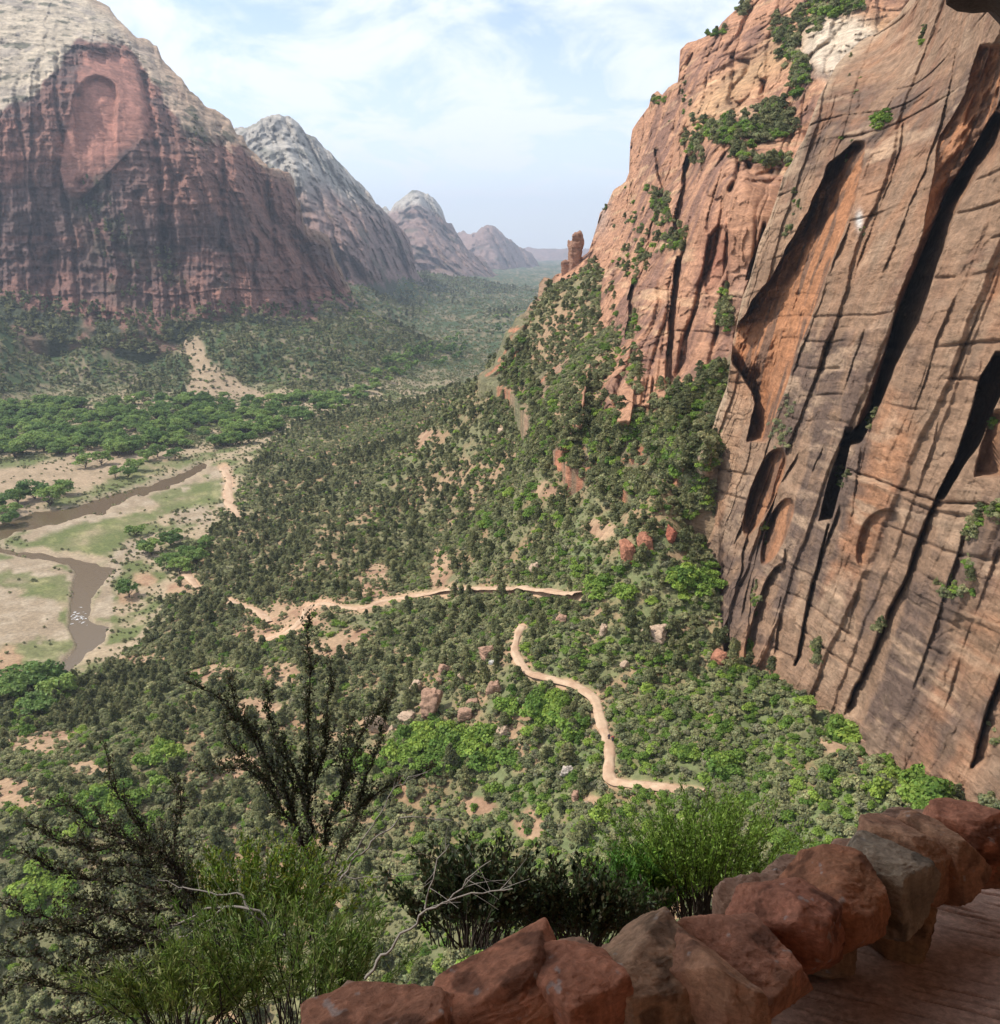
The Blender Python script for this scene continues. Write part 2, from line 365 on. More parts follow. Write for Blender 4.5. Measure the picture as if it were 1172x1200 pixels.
    # lit fins and their dark right flanks
    for pts, d, w in (([(1118, 60), (1104, 130), (1084, 200), (1060, 260), (1030, 330), (1000, 420), (975, 500), (950, 560)], 4, 9),
                      ([(1060, 140), (1042, 210), (1010, 300), (975, 390), (945, 470), (925, 520)], 4.5, 8),
                      ([(1046, 110), (1015, 200), (1003, 240), (976, 312), (940, 405), (915, 480), (885, 560), (860, 640)], 4, 6),
                      ([(938, 530), (912, 570), (893, 620), (880, 680), (868, 730)], 5, 14),
                      ([(905, 540), (890, 585), (872, 640), (862, 700)], 4, 10),
                      ([(888, 660), (882, 700), (876, 745)], 6, 9),
                      ([(922, 640), (915, 700), (905, 770)], 4.5, 12),
                      ([(1010, 520), (1000, 600), (985, 660), (962, 740), (950, 800)], 3.5, 16),
                      ([(1068, 520), (1050, 580), (1020, 650), (1003, 700), (990, 760), (975, 812)], 2.6, 14),
                      ([(1128, 620), (1110, 690), (1080, 780), (1060, 840), (1064, 900)], 4.5, 22),
                      ([(1172, 640), (1128, 760), (1104, 840), (1090, 900)], 2.2, 12),
                      ([(1060, 330), (1042, 400), (1020, 500), (1008, 560)], 2.6, 8),
                      ([(1150, 250), (1130, 320), (1105, 380), (1075, 470), (1050, 560)], 2.4, 12),
                      ([(1172, 300), (1140, 380), (1112, 450), (1094, 520), (1078, 560)], 2.2, 12)):
        r += ema*edge(u, v, pts, d, w*.75)
    # arched hollows
    for (cu, cv, w, h, d) in ((900, 560, 17, 34, 7), (916, 610, 14, 26, 4), (1032, 620, 22, 24, 2.0), (905, 700, 14, 40, 3)):
        uu = (u-cu+(v-cv)*.35)/w; vv = (v-cv)/h
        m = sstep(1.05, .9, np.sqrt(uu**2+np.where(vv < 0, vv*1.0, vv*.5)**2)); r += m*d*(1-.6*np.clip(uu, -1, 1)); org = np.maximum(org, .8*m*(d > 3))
    # bedding break running across the slabs and smaller ones
    r += crack(u, v, [(985, 546), (1010, 556), (1052, 570), (1101, 588), (1150, 590), (1185, 604)], 1.5, 3.2)
    r -= 1.6*sstep(0, 3, v-np.interp(u, [980, 1052, 1101, 1172], [550, 574, 592, 600]))*np.exp(-np.maximum(v-np.interp(u, [980, 1052, 1101, 1172], [550, 574, 592, 600]), 0)/14)*sstep(975, 990, u)
    for pts, w, d in (([(905, 300), (925, 304), (945, 312)], 1.2, 2), ([(985, 100), (972, 140), (955, 175)], 1.4, 3), ([(1010, 110), (1000, 150), (985, 185)], 1.2, 2), ([(975, 640), (960, 690)], 1.1, 2),
                      ([(946, 250), (960, 258), (1000, 262)], 1.0, 1.5), ([(1088, 420), (1060, 520)], 1, 1.5), ([(955, 470), (930, 520)], 1.2, 2), ([(1000, 735), (1000, 780), (1006, 810), (998, 838)], 1.3, 4),
                      ([(1003, 735), (1012, 729)], .8, 1), ([(960, 815), (985, 822), (1000, 826)], 1.4, 3), ([(905, 760), (925, 768), (930, 775)], 1.2, 3), ([(1040, 345), (1060, 343), (1078, 346)], 1, 1.5),
                      ([(1108, 690), (1128, 700), (1150, 736), (1172, 730)], 1.4, 2.5), ([(1096, 752), (1106, 744), (1118, 740), (1140, 742)], 1.4, 2.4)):
        r += ema*crack(u, v, pts, w*.8, d*.7)
    # basal undercut
    base = np.interp(u, [b[0] for b in A_base], [b[1]-28 for b in A_base])
    A_orange.clear(); A_orange.append(org)
    return r
def colA(P, u, v, rel):
    x, y, z = P[..., 0], P[..., 1], P[..., 2]
    org = A_orange[0]
    brown = np.array([.30, .185, .115]); dark = np.array([.175, .115, .085]); orange = np.array([.42, .20, .10]); pale = np.array([.46, .31, .20])
    n1 = fbm(x/22, y/22, z/22, 4, 51); n2 = fbm(x/4, y/4, z/45, 4, 52); n3 = fbm(x/10, y/10, (z+.1*y)/2.2, 4, 53)
    C = mixc(brown, dark*.85, sstep(-.15, .3, n1+.7*n2+.3*n3))
    C = mixc(C, orange, .75*sstep(.08, .5, fbm(x/30, y/16, z/40, 4, 54)+.25*n3))
    C = mixc(C, orange, .55*sstep(520, 200, v)*sstep(-.3, .4, n2)*.8)
    C = mixc(C, pale, .75*sstep(.12, .5, n3)*sstep(-.5, .3, n1)); C = mixc(C, pale*.9, .5*sstep(.25, .5, fbm(x/9, y/9, z/9, 4, 56)))
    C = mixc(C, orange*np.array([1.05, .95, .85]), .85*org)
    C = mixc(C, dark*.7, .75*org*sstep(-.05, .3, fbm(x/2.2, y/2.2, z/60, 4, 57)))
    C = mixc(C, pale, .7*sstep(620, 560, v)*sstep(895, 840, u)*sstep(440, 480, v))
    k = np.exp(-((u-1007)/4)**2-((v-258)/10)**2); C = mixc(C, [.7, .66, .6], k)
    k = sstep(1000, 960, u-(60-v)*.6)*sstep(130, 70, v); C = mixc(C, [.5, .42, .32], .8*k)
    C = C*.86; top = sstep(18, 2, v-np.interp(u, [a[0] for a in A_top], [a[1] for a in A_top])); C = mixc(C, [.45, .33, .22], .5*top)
    return C
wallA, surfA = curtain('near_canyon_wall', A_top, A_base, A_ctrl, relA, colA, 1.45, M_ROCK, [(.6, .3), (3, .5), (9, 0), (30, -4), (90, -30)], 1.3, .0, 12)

# ------------------------------------------------------------------ wall B: the red wall behind it
B_m = []
def relB(P, u, v, D):
    x, y, z = P[..., 0], P[..., 1], P[..., 2]
    r = np.zeros_like(u)
    cliff = sstep(-8, 22, 14*fbm(x/14, y/14, z/14, 4, 20)+(np.interp(u, [560, 600, 640, 670, 700, 740, 780, 830, 860], [400, 350, 330, 350, 500, 485, 462, 445, 425]) - v))
    wob = 5*fbm(x/30, y/30, z/50, 3, 21); u = u+3*fbm(x/12, y/12, z/12, 3, 32); v = v+3*fbm(x/12, y/12, z/12, 3, 34)
    q1 = 330*np.arctan2(x, y) + .12*(x*.55-y*.83)
    for per, amp, s in ((27, 14, 1), (12.5, 8.5, 2), (5.6, 3.4, 3)):
        q = (q1+wob*per/20)/per+200 + .5*fbm(z/20, x/60, y/60, 2, s)
        f = np.abs((q-np.floor(q))*2-1); g = np.exp(-((1-f)/.16)**2)
        r += amp*cliff*(.55*g*h1(q+.5, s+9) + .55*(h1(q, s)-.4))
    r += 5*fbm(x/45, y/45, z/45, 4, 22) + cliff*(2.2*fbm(x/10, y/10, z/6, 4, 29) + 1.2*np.floor(3*fbm(x/16, y/16, z/9, 3, 30)))
    zz = z+.05*y+1.5*fbm(x/40, y/40, z/30, 2, 24)
    r += cliff*(1.3*ridged(x/90, y/90, zz/7, 3, 23) + .5*fbm(x/7, y/7, zz/1.8, 4, 26))
    calm = 1-np.exp(-((u-885)/34)**2-((v-240)/45)**2); r = r*(.35+.65*calm); st = zz/16+20; f = st-np.floor(st); r += calm*cliff*2.2*(h1(st, 8)-.3)*sstep(0, .12, f)*sstep(1, .9, f)
    # talus and broken ribs
    r += (1-cliff)*(6*fbm(x/18, y/18, z/18, 4, 27) - 5*np.maximum(ridged(x/30, y/22, z/60, 3, 28), 0))
    def B(Lp, Rp, a, b, fade=5):
        nonlocal r
        d, m = band(u, v, Lp, Rp, a, b, fade); r = r*(1-.6*m)+d
    B([(793, 300), (783, 375), (779, 450)], [(800, 300), (791, 375), (785, 450)], 24, 10)
    q_ = np.hypot((u-840+.12*(v-300))/14, np.where(v < 295, (v-295)/30, (v-295)/50)); r += 8*sstep(1.08, .92, q_)
    r -= 0
    B([(768, 172), (770, 200), (776, 240)], [(772, 172), (777, 200), (780, 240)], 14, 8)
    B([(806, 180), (798, 220), (790, 260), (792, 290)], [(822, 180), (812, 220), (804, 260), (800, 290)], 20, 6)
    B([(740, 325), (736, 355), (733, 400)], [(748, 325), (746, 355), (745, 400)], 16, 6)
    B([(882, 300), (874, 330)], [(890, 300), (880, 330)], 10, 8)
    r += crack(u, v, [(896, 262), (888, 292), (879, 330), (868, 372)], 2.2, 14)
    for pts, w, d in (([(893, 95), (897, 130), (905, 160)], 4, 12), ([(860, 170), (866, 200), (855, 222)], 3, 12), ([(875, 190), (885, 205), (905, 200)], 3, 9), ([(850, 205), (880, 212), (915, 212)], 3, 6),
                      ([(745, 336), (790, 342), (850, 346), (880, 352)], 1.2, 3), ([(745, 400), (800, 388), (860, 392)], 1.2, 2.5), ([(800, 150), (860, 130), (900, 90)], 2, 4), ([(797, 85), (870, 60), (940, 20)], 1.5, 3),
                      ([(820, 70), (880, 40), (930, 10)], 1.3, 3)):
        r += crack(u, v, pts, w, d)
    for (cu, cv, a, b, d) in ((905, 105, 13, 22, 9), (868, 150, 14, 12, 8), (900, 186, 14, 9, 4), (877, 180, 10, 12, 4), (826, 530, 17, 34, 12), (800, 545, 8, 16, 8), (712, 330, 9, 25, 9), (690, 330, 10, 20, 7)):
        r -= d*np.exp(-((u-cu)/a)**2-((v-cv)/b)**2)
    for (cu, v0, v1, w, d) in ((686, 420, 505, 6, 16), (694, 420, 480, 4, 10), (668, 480, 530, 5, 10), (735, 455, 500, 9, 10), (755, 440, 480, 10, 8), (777, 420, 470, 8, 7), (610, 380, 410, 6, 8), (700, 395, 440, 5, 8), (660, 440, 470, 6, 6)):
        k = sstep(w+1.5, w-1.5, np.abs(u-cu-(v0-v)*.12))*sstep(v0-3, v0+2, v)*sstep(v1+4, v1-8, v); r -= d*k
    B_m.clear(); B_m.append(cliff)
    return r
def colB(P, u, v, rel):
    x, y, z = P[..., 0], P[..., 1], P[..., 2]; cliff = B_m[0]
    a = np.array([.42, .22, .13]); b = np.array([.27, .145, .10]); p = np.array([.56, .36, .21])
    n1 = fbm(x/40, y/40, z/40, 4, 61); n2 = fbm(x/6, y/6, z/50, 4, 62); n3 = fbm(x/30, y/30, (z+.05*y)/3, 4, 63)
    C = mixc(a, b*.85, sstep(-.05, .35, n1*.8+.7*n2)); C = mixc(C, p, .7*sstep(.15, .55, n3))
    yel = sstep(40, 0, np.abs(v-np.interp(u, [797, 870, 950], [150, 95, 40])))*sstep(790, 830, u); C = mixc(C, [.58, .38, .19], .45*yel)
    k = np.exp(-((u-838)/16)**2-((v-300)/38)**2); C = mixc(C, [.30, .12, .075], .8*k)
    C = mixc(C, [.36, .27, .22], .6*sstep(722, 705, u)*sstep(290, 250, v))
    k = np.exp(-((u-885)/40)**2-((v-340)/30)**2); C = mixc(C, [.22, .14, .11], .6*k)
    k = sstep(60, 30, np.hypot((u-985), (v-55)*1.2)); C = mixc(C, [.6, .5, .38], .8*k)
    tal = mixc([.30, .19, .12], [.16, .15, .08], sstep(-.2, .3, n1)); tal = mixc(tal, [.40, .16, .09], .8*sstep(.2, .5, n2+.3*n3))
    steep = np.maximum(cliff, 0)
    C = C*steep[..., None]+tal*(1-steep[..., None])
    k = sstep(1.15, .85, np.hypot((u-826)/22, (v-530)/46)+.3*n2); C = mixc(C, [.40, .28, .19], .9*k)
    for (cu, v0, v1, w) in ((686, 420, 505, 7), (694, 420, 480, 5), (735, 455, 500, 10), (755, 440, 480, 11), (777, 420, 470, 9), (700, 395, 440, 6)):
        k = sstep(w+1.5, w-1.5, np.abs(u-cu-(v0-v)*.12))*sstep(v0-3, v0+2, v)*sstep(v1+4, v1-8, v); C = mixc(C, a*1.05, .9*k)
    return C
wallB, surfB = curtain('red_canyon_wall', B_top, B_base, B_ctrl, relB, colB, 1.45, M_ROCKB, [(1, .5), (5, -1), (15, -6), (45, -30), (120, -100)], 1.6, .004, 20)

# ------------------------------------------------------------------ the far mountains
def relM(amp, sz, seed, talus=None, flute=1.0, strat=1.0):
    def f(P, u, v, D):
        x, y, z = P[..., 0]/sz, P[..., 1]/sz, P[..., 2]/sz
        cl = sstep(-6, 14, 12*fbm(x/.3, y/.3, z/.3, 4, seed+2)+np.interp(u, *talus)-v)
        r = .9*fbm(x/1.6, y/1.6, z/4, 3, seed) - .35*ridged(x/.8, y/.8, z/5, 3, seed+3)*flute
        g = ridged(x/.34, y/.34, z/2.2, 4, seed+5); r += -.20*g*flute-.16*ridged(x/.11, y/.11, z/.9, 3, seed+6)*flute
        bq = (x*.9+y*.25+.12*fbm(x*2, y*2, z*1.5, 3, seed+21))/.42+300; r += .45*(h1(bq, seed)-.5)*flute
        zb = np.floor((z+.05*fbm(x*2, y*2, z, 2, seed+31))/.75)
        hh = x*.93+y*.37+.10*fbm(x*1.5, y*1.5, z*.6, 3, seed+32)
        for per, am in ((.62, .42), (.27, .30), (.12, .15), (.055, .07)):
            q = hh/per+500+.35*_hash(np.floor(hh/per/2), zb, zb*0, seed); f = q-np.floor(q); r += flute*am*(np.abs(f*2-1)**1.5*(.5+.8*h1(q, seed+33)) + .5*(h1(q, seed+34)-.5))
        zz = z + .12*fbm(x, y, z, 2, seed)
        r += strat*.09*ridged(x/4, y/4, zz/.09, 3, seed+7) + .12*fbm(x/.12, y/.12, z/.2, 4, seed+9)
        st = zz/.28+50; ff = st-np.floor(st); r += strat*.13*(h1(st, seed)-.3)*sstep(0, .15, ff)
        return amp*(r*cl + (1-cl)*.25*fbm(x/.3, y/.3, z/.3, 4, seed+11))
    return f
def rel1(P, u, v, D):
    r = relM(38, 100, 100, ([-420, 0, 60, 170, 250, 350, 400, 424], [370, 352, 372, 384, 372, 374, 352, 360]))(P, u, v, D)
    cap = sstep(-12, 12, np.interp(u, [-420, 0, 40, 95, 150, 185, 215, 245, 285, 330], [110, 128, 98, 42, 42, 110, 150, 160, 172, 200])-v)
    x, y, z = P[..., 0], P[..., 1], P[..., 2]
    r = r*(1-.75*cap) + cap*(10*fbm(x/60, y/60, z/60, 4, 131) + 3*ridged(x/30, y/30, (z+.4*x)/8, 3, 132))
    # the great blind arch
    L_ = [(98, 72), (88, 110), (72, 170), (70, 240)]; R_ = [(150, 72), (162, 110), (176, 150), (160, 240)]
    d, m = band(u, v, [(100, 60), (90, 100), (78, 150), (70, 200), (80, 240)], [(150, 60), (166, 92), (176, 150), (150, 180), (90, 240)], 6, 7, 20)
    r = r*(1-.85*m) + d
    u0_ = u; u = u+5*fbm(x/60, y/60, z/60, 3, 150); uu = (u-113)/24.; vv = (v-122)/32.; q = np.sqrt(uu**2+np.where(vv < 0, vv, vv*.22)**2)
    r += 20*sstep(1.10, .90, q)*sstep(200, 120, v); r = np.where(q < 1, r*.0+38*np.ones_like(r)*1.0, r)*sstep(230, 190, v) + r*(1-sstep(230, 190, v)) if False else r
    for pts, w, d_ in (([(168, 90), (178, 150), (188, 200), (192, 300)], 5, 30), ([(258, 150), (262, 220), (258, 330)], 5, 34), ([(314, 200), (318, 240), (322, 300)], 4, 34), ([(350, 250), (352, 300), (360, 350)], 5, 30),
                       ([(100, 215), (125, 260), (150, 330)], 10, 25), ([(60, 280), (60, 360)], 5, 22), ([(205, 330), (200, 250), (215, 190)], 6, 22), ([(300, 280), (300, 340)], 3, 25), ([(232, 250), (236, 360)], 3, 18)):
        r += crack(u, v, pts, w, d_)
    return r
def col1(P, u, v, rel):
    x, y, z = P[..., 0], P[..., 1], P[..., 2]
    n1 = fbm(x/130, y/130, z/130, 4, 141); n2 = fbm(x/14, y/14, z/150, 4, 142); n3 = fbm(x/200, y/200, z/11, 4, 143); n4 = fbm(x/25, y/25, z/25, 4, 144)
    red = np.array([.24, .12, .09]); purp = np.array([.13, .08, .07]); pink = np.array([.36, .165, .12]); cream = np.array([.55, .45, .33]); green = np.array([.055, .065, .035])
    C = mixc(red, purp, sstep(-.25, .4, n1+.5*n2)); C = mixc(C, pink*.9, .5*sstep(.15, .5, n3))
    d = sdpoly(u, v, [(96, 76), (112, 62), (150, 62), (166, 95), (178, 152), (150, 172), (110, 215), (84, 240), (68, 200), (74, 140)])
    C = mixc(C, mixc(pink, pink*1.25, sstep(-.1, .5, n2)), sstep(8, -10, d+26*n4+10*n2)*sstep(250, 170, v+20*n4))
    for (cu, cv, a, b) in ((14, 195, 18, 22), (8, 150, 14, 10)):
        C = mixc(C, pink, .8*sstep(1.1, .8, np.hypot((u-cu)/a, (v-cv)/b)+.3*n4))
    cap = sstep(-4, 4, np.interp(u, [-420, 0, 40, 60, 95, 150, 185, 215, 245, 285, 330], [110, 128, 112, 90, 44, 50, 105, 150, 160, 176, 200])-v + 14*n4)
    capc = mixc(cream, [.40, .33, .26], sstep(-.1, .4, n4+.5*n2)); capc = mixc(capc, [.40, .24, .16], sstep(120, 230, u)*.6)
    C = mixc(C, capc, cap); C = mixc(C, green, .75*cap*sstep(.22, .4, fbm(x/22, y/22, z/12, 4, 145)))
    C = mixc(C, [.42, .28, .18], .5*sstep(18, 3, v-np.interp(u, [m[0] for m in M1_top], [m[1] for m in M1_top])))
    # brush caught in gullies and on the talus
    for pts, w in (([(100, 215), (125, 260), (150, 330)], 26), ([(258, 330), (270, 300)], 8), ([(225, 150), (235, 165)], 16), ([(205, 330), (195, 300)], 12)):
        C = mixc(C, green, .8*np.exp(-(pdist(u, v, pts)/w)**2)*sstep(-.2, .2, n4))
    bl = np.interp(u, [-420, 0, 60, 170, 250, 350, 400, 424], [370, 352, 372, 384, 372, 374, 352, 360])
    C = mixc(C, mixc([.22, .13, .09], green, sstep(-.5, .1, n4)), sstep(-6+14*0, 3, v-bl+14*n4))
    return C
_, surfM = curtain('west_mountain', M1_top, M1_base, M1_ctrl, rel1, col1, 1.5, M_FAR, [(10, 2), (40, -5), (150, -60), (500, -350)], 1.6, .01, 30)
def col2(seed, ztop, zred, tal):
    def f(P, u, v, rel):
        x, y, z = P[..., 0], P[..., 1], P[..., 2]
        n1 = fbm(x/200, y/200, z/200, 4, seed); n2 = fbm(x/30, y/30, z/300, 4, seed+1); n3 = fbm(x/300, y/300, z/22, 4, seed+2)
        cream = np.array([.40, .36, .31]); red = np.array([.25, .16, .135]); green = np.array([.06, .075, .04])
        t = sstep(zred, ztop, z+60*n1+30*n2)
        C = mixc(red, cream, t); C = mixc(C, C*.65, sstep(0, .5, n2+.4*n3)); C = mixc(C, C*1.25, .5*sstep(.1, .5, n3))
        tl = np.interp(u, *tal)
        C = mixc(C, green, .9*sstep(-5, 4, v-tl+16*n2)); C = mixc(C, green, .5*sstep(.25, .5, fbm(x/60, y/60, z/40, 4, seed+4)))
        return C
    return f
curtain('second_peak', M2_top, M2_base, M2_ctrl, relM(105, 200, 200, ([200, 400, 430, 500], [345, 335, 330, 326]), 1.0, .3), col2(210, 200, 60, ([200, 400, 430, 500], [350, 338, 332, 330])), 1.6, M_FAR, [(20, 4), (80, -15), (300, -150), (900, -500)], 1.4, .012, 60)
curtain('third_peak', M3_top, M3_base, M3_ctrl, relM(170, 330, 300, ([400, 480, 540, 580, 600], [328, 330, 325, 326, 334]), 1.0, .3), col2(310, 210, 130, ([400, 480, 540, 580, 600], [326, 330, 325, 326, 334])), 1.6, M_FAR, [(40, 8), (150, -30), (600, -250)], 1.5, .012, 60)
curtain('fourth_peak', M4_top, M4_base, M4_ctrl, relM(190, 450, 400, ([500, 640], [322, 322])), col2(410, 400, 200, ([500, 580, 640], [322, 320, 322])), 1.6, M_FAR, [(60, 8), (250, -60), (900, -300)], 1.6, .01, 60)
curtain('distant_plateau', M5_top, M5_base, M5_ctrl, relM(150, 700, 500, ([560, 800], [318, 320])), col2(510, 900, 600, ([560, 800], [318, 320])), 2.0, M_FAR, [(100, 0), (600, 0), (2500, -100)], .25, .0, 60)

# ------------------------------------------------------------------ terrain
G = []   # u, v, z
def gz(u, v, z): G.append((u, v, z))
for g in [(0, 480), (200, 480), (330, 485), (0, 560), (0, 650), (100, 720), (100, 600), (240, 540), (20, 730), (90, 775), (150, 650), (160, 720), (0, 760), (200, 600), (60, 680), (-150, 560), (-200, 700), (230, 580)]: gz(*g, -150)
for g in [(40, 850, -135), (0, 1000, -112), (200, 900, -110), (300, 750, -125), (270, 570, -148), (380, 640, -126), (400, 470, -146), (480, 470, -135), (200, 800, -130), (130, 820, -136), (230, 700, -142), (-150, 850, -135), (300, 620, -142), (330, 560, -143),
          (560, 445, -104), (600, 450, -84), (550, 480, -103), (500, 500, -118), (600, 550, -85), (650, 620, -75), (750, 600, -63), (550, 650, -95), (660, 695, -78), (400, 700, -115), (450, 580, -118), (500, 560, -108), (610, 740, -82), (480, 800, -99),
          (717, 868, -83), (820, 928, -79), (900, 850, -76), (850, 800, -74), (800, 740, -73), (1000, 930, -69), (560, 900, -96), (600, 1050, -93), (400, 900, -103.6), (400, 1100, -104), (800, 1000, -80), (1000, 1000, -71), (200, 1150, -115), (0, 1150, -123), (1172, 950, -62), (400, 1250, -100), (0, 1300, -118), (800, 1200, -82), (1172, 1150, -64), (-200, 1000, -120), (-200, 1250, -120),
          (170, 420, -128), (170, 455, -146), (60, 440, -140), (60, 400, -112), (300, 400, -108), (300, 440, -140), (400, 425, -130), (440, 415, -130), (330, 460, -148), (250, 460, -146), (470, 398, -126), (510, 416, -144), (540, 428, -149), (450, 450, -148)]: gz(*g)
for u_, v_, D_ in [(850, 770, 160), (905, 775, 153), (946, 795, 143), (957, 832, 134), (1004, 853, 128), (1061, 903, 115), (1119, 918, 107), (1172, 914, 99), (842, 640, 188), (821, 618, 198), (795, 612, 210), (780, 560, 203), (720, 560, 223), (690, 510, 252), (640, 520, 266), (640, 470, 326), (600, 450, 402), (690, 400, 352), (600, 400, 440), (640, 350, 468),
                   (0, 360, 1035), (100, 383, 1035), (170, 393, 1045), (250, 380, 1085), (350, 383, 1175), (400, 360, 1295), (424, 366, 1330), (-300, 370, 950)]:
    G.append((u_, v_, float(rays(u_, v_)[2]*D_)))
for g in [(520, 380, -150), (600, 345, -150), (560, 360, -150), (470, 375, -146), (500, 400, -150), (430, 335, -85), (480, 332, -95), (560, 330, -120), (585, 333, -140), (400, 340, -90), (620, 335, -150), (540, 400, -150), (450, 352, -125), (500, 352, -140), (540, 345, -145), (575, 385, -148), (650, 330, -150), (300, 350, -70), (640, 322, -150)]: gz(*g)
G = np.array(G, float); Dg = G[:, 2]/rays(G[:, 0], G[:, 1])[:, 2]; PG = at(G[:, 0], G[:, 1], Dg)
extra = np.array([[x, y, z] for x, y, z in [(-3000, 3000, 60), (3000, 3000, 60), (-2500, 9000, -100), (3000, 9000, -100), (0, 14000, -150), (70, 60, -60), (0, 70, -92), (-60, 60, -110), (200, 200, -60), (200, 500, -20), (120, 600, -60), (60, 700, -130), (30, 620, -128), (300, 1200, -60), (100, 1200, -148)]])
PG = np.vstack([PG, extra])
def feat(x, y): return np.stack([np.arctan2(x, y)*1.6, np.log(np.hypot(x, y))], -1)
_t = TPS(feat(PG[:, 0], PG[:, 1]), PG[:, 2], 2e-4)
dep = np.radians(np.arange(56, 1.0, -.115)); rr = 105/np.tan(dep); rl = [rr[0]]
for k in rr[1:]:
    while k/rl[-1] > 1.012: rl.append(rl[-1]*1.012)
    rl.append(k)
while rl[-1] < 16000: rl.append(rl[-1]*1.03)
RR = np.array(rl); TH = np.radians(np.linspace(-44, 44, 820))
Rg, Tg = np.meshgrid(RR, TH, indexing='ij'); Xg = Rg*np.sin(Tg); Yg = Rg*np.cos(Tg)
Zg = _t(feat(Xg, Yg)); Zg = np.maximum(Zg, -150.0)
Ug, Vg, _ = proj(np.stack([Xg, Yg, Zg], -1))

river_poly = [(-60, 612), (0, 612), (40, 598), (70, 598), (110, 585), (140, 577), (175, 566), (205, 556), (238, 543), (242, 548), (215, 562), (180, 574), (150, 582), (118, 600), (60, 612), (20, 622), (-10, 634), (20, 645), (60, 650), (95, 655), (120, 660), (134, 666), (120, 682), (108, 700), (104, 722), (112, 730), (128, 732), (122, 748), (100, 762), (92, 775), (70, 800), (55, 830), (45, 830), (60, 800), (78, 770), (90, 757), (84, 735), (82, 712), (84, 690), (92, 672), (80, 660), (40, 652), (0, 646), (-80, 650)]
river_a = [(-120, 640), (-60, 612), (0, 616), (30, 606), (62, 604), (100, 597), (125, 588), (152, 578), (185, 568), (212, 557), (240, 545)]
sands = [[(15, 628), (60, 607), (110, 598), (150, 580), (205, 565), (235, 560), (220, 578), (150, 600), (100, 615), (50, 630), (35, 640)],
         [(134, 668), (120, 684), (106, 705), (104, 722), (130, 728), (136, 700), (132, 680), (150, 668)],
         [(120, 662), (150, 632), (186, 634), (190, 650), (150, 660), (130, 690)],
         [(-60, 652), (0, 652), (40, 658), (85, 668), (90, 680), (50, 684), (0, 690), (-60, 690)],
         [(0, 695), (60, 700), (85, 740), (90, 760), (60, 780), (0, 770)], [(30, 790), (60, 770), (92, 762), (88, 775), (60, 800)],
         [(200, 600), (245, 588), (248, 612), (205, 620)], [(240, 545), (275, 545), (272, 600), (250, 590)], [(-60, 700), (0, 700), (60, 720), (50, 760), (-60, 790)]]
dirt_v = [[(-50, 550), (40, 545), (110, 540), (210, 525), (215, 545), (100, 570), (20, 600), (-50, 610)], [(60, 520), (180, 525), (150, 545), (80, 545)], [(205, 400), (235, 395), (250, 430), (300, 455), (345, 465), (300, 470), (215, 468), (225, 430)], [(175, 375), (205, 375), (240, 415), (210, 410)]]
dirt_s = [(440, 682, 28, 22), (515, 668, 16, 28), (350, 725, 40, 18), (300, 745, 30, 12), (250, 790, 26, 12), (330, 790, 30, 14), (420, 745, 25, 12), (60, 870, 60, 18), (20, 930, 30, 20), (160, 775, 22, 8), (150, 700, 12, 8), (225, 830, 18, 8), (500, 510, 22, 8), (300, 830, 30, 12), (640, 575, 22, 10), (700, 620, 20, 12), (560, 945, 25, 12), (620, 965, 22, 20), (690, 940, 16, 8), (100, 905, 30, 14), (10, 780, 20, 20), (390, 760, 30, 12), (440, 850, 20, 12), (590, 470, 20, 10), (210, 690, 16, 8), (170, 680, 14, 8), (850, 770, 22, 16), (980, 870, 20, 14), (1080, 925, 20, 12), (280, 900, 30, 16), (1010, 895, 14, 10)]
trails = {'upper': ([(302, 752), (330, 744), (350, 734), (362, 712), (380, 706), (398, 712), (430, 714), (443, 706), (465, 702), (490, 698), (541, 692), (605, 693), (652, 698), (678, 702)], 1.35),
          'lower': ([(612, 736), (605, 751), (603, 768), (618, 791), (656, 800), (673, 804), (699, 821), (703, 840), (711, 866), (716, 883), (714, 900), (714, 917), (763, 922), (824, 929)], 1.05),
          'middle': ([(270, 706), (290, 712), (305, 718), (316, 730)], 1.6), 'river': ([(262, 548), (270, 563), (266, 578), (270, 592), (279, 608)], 3.0), 'bank': ([(218, 672), (226, 682), (232, 690)], 2.0)}
flat = sstep(8, 2, Zg+150.0)*sstep(900, 700, Rg)
sd = np.minimum(sdpoly(Ug, Vg, river_poly), pdist(Ug, Vg, river_a)-(3.6+3*fbm(Xg/25, Yg/25, 0*Xg, 2, 69))*np.clip((Vg-530)/90, .4, 1.1))
sd = sd + 4.*fbm(Xg/9, Yg/9, 0*Xg, 3, 70)
rough = (1-flat)
Zg = Zg + rough*(np.clip(Rg/260, .5, 6)*2.2*fbm(Xg/np.clip(Rg/9, 22, 120), Yg/np.clip(Rg/9, 22, 120), 0*Xg, 5, 71)) - rough*np.clip(Rg/400, .3, 5)*1.6*np.maximum(ridged(Xg/60, Yg/60, 0*Xg, 4, 72), 0)
Zg = Zg + flat*.35*fbm(Xg/14, Yg/14, 0*Xg, 4, 73) - flat*2.2*sstep(3, -3, sd)
foot = np.interp(Ug, [780, 821, 842, 850, 905, 946, 957, 1004, 1061, 1119, 1400], [600, 612, 637, 742, 767, 788, 825, 846, 898, 914, 915]); Zg = Zg - 5.5*sstep(780, 835, Ug)*np.exp(-((Vg-foot+8)/26.)**2)*sstep(300, 230, Rg) - 14*sstep(780, 840, Ug)*sstep(0, 40, foot-Vg-18)*sstep(300, 240, Rg)*sstep(60, 80, Rg)
Ug, Vg, Dgr = proj(np.stack([Xg, Yg, Zg], -1))
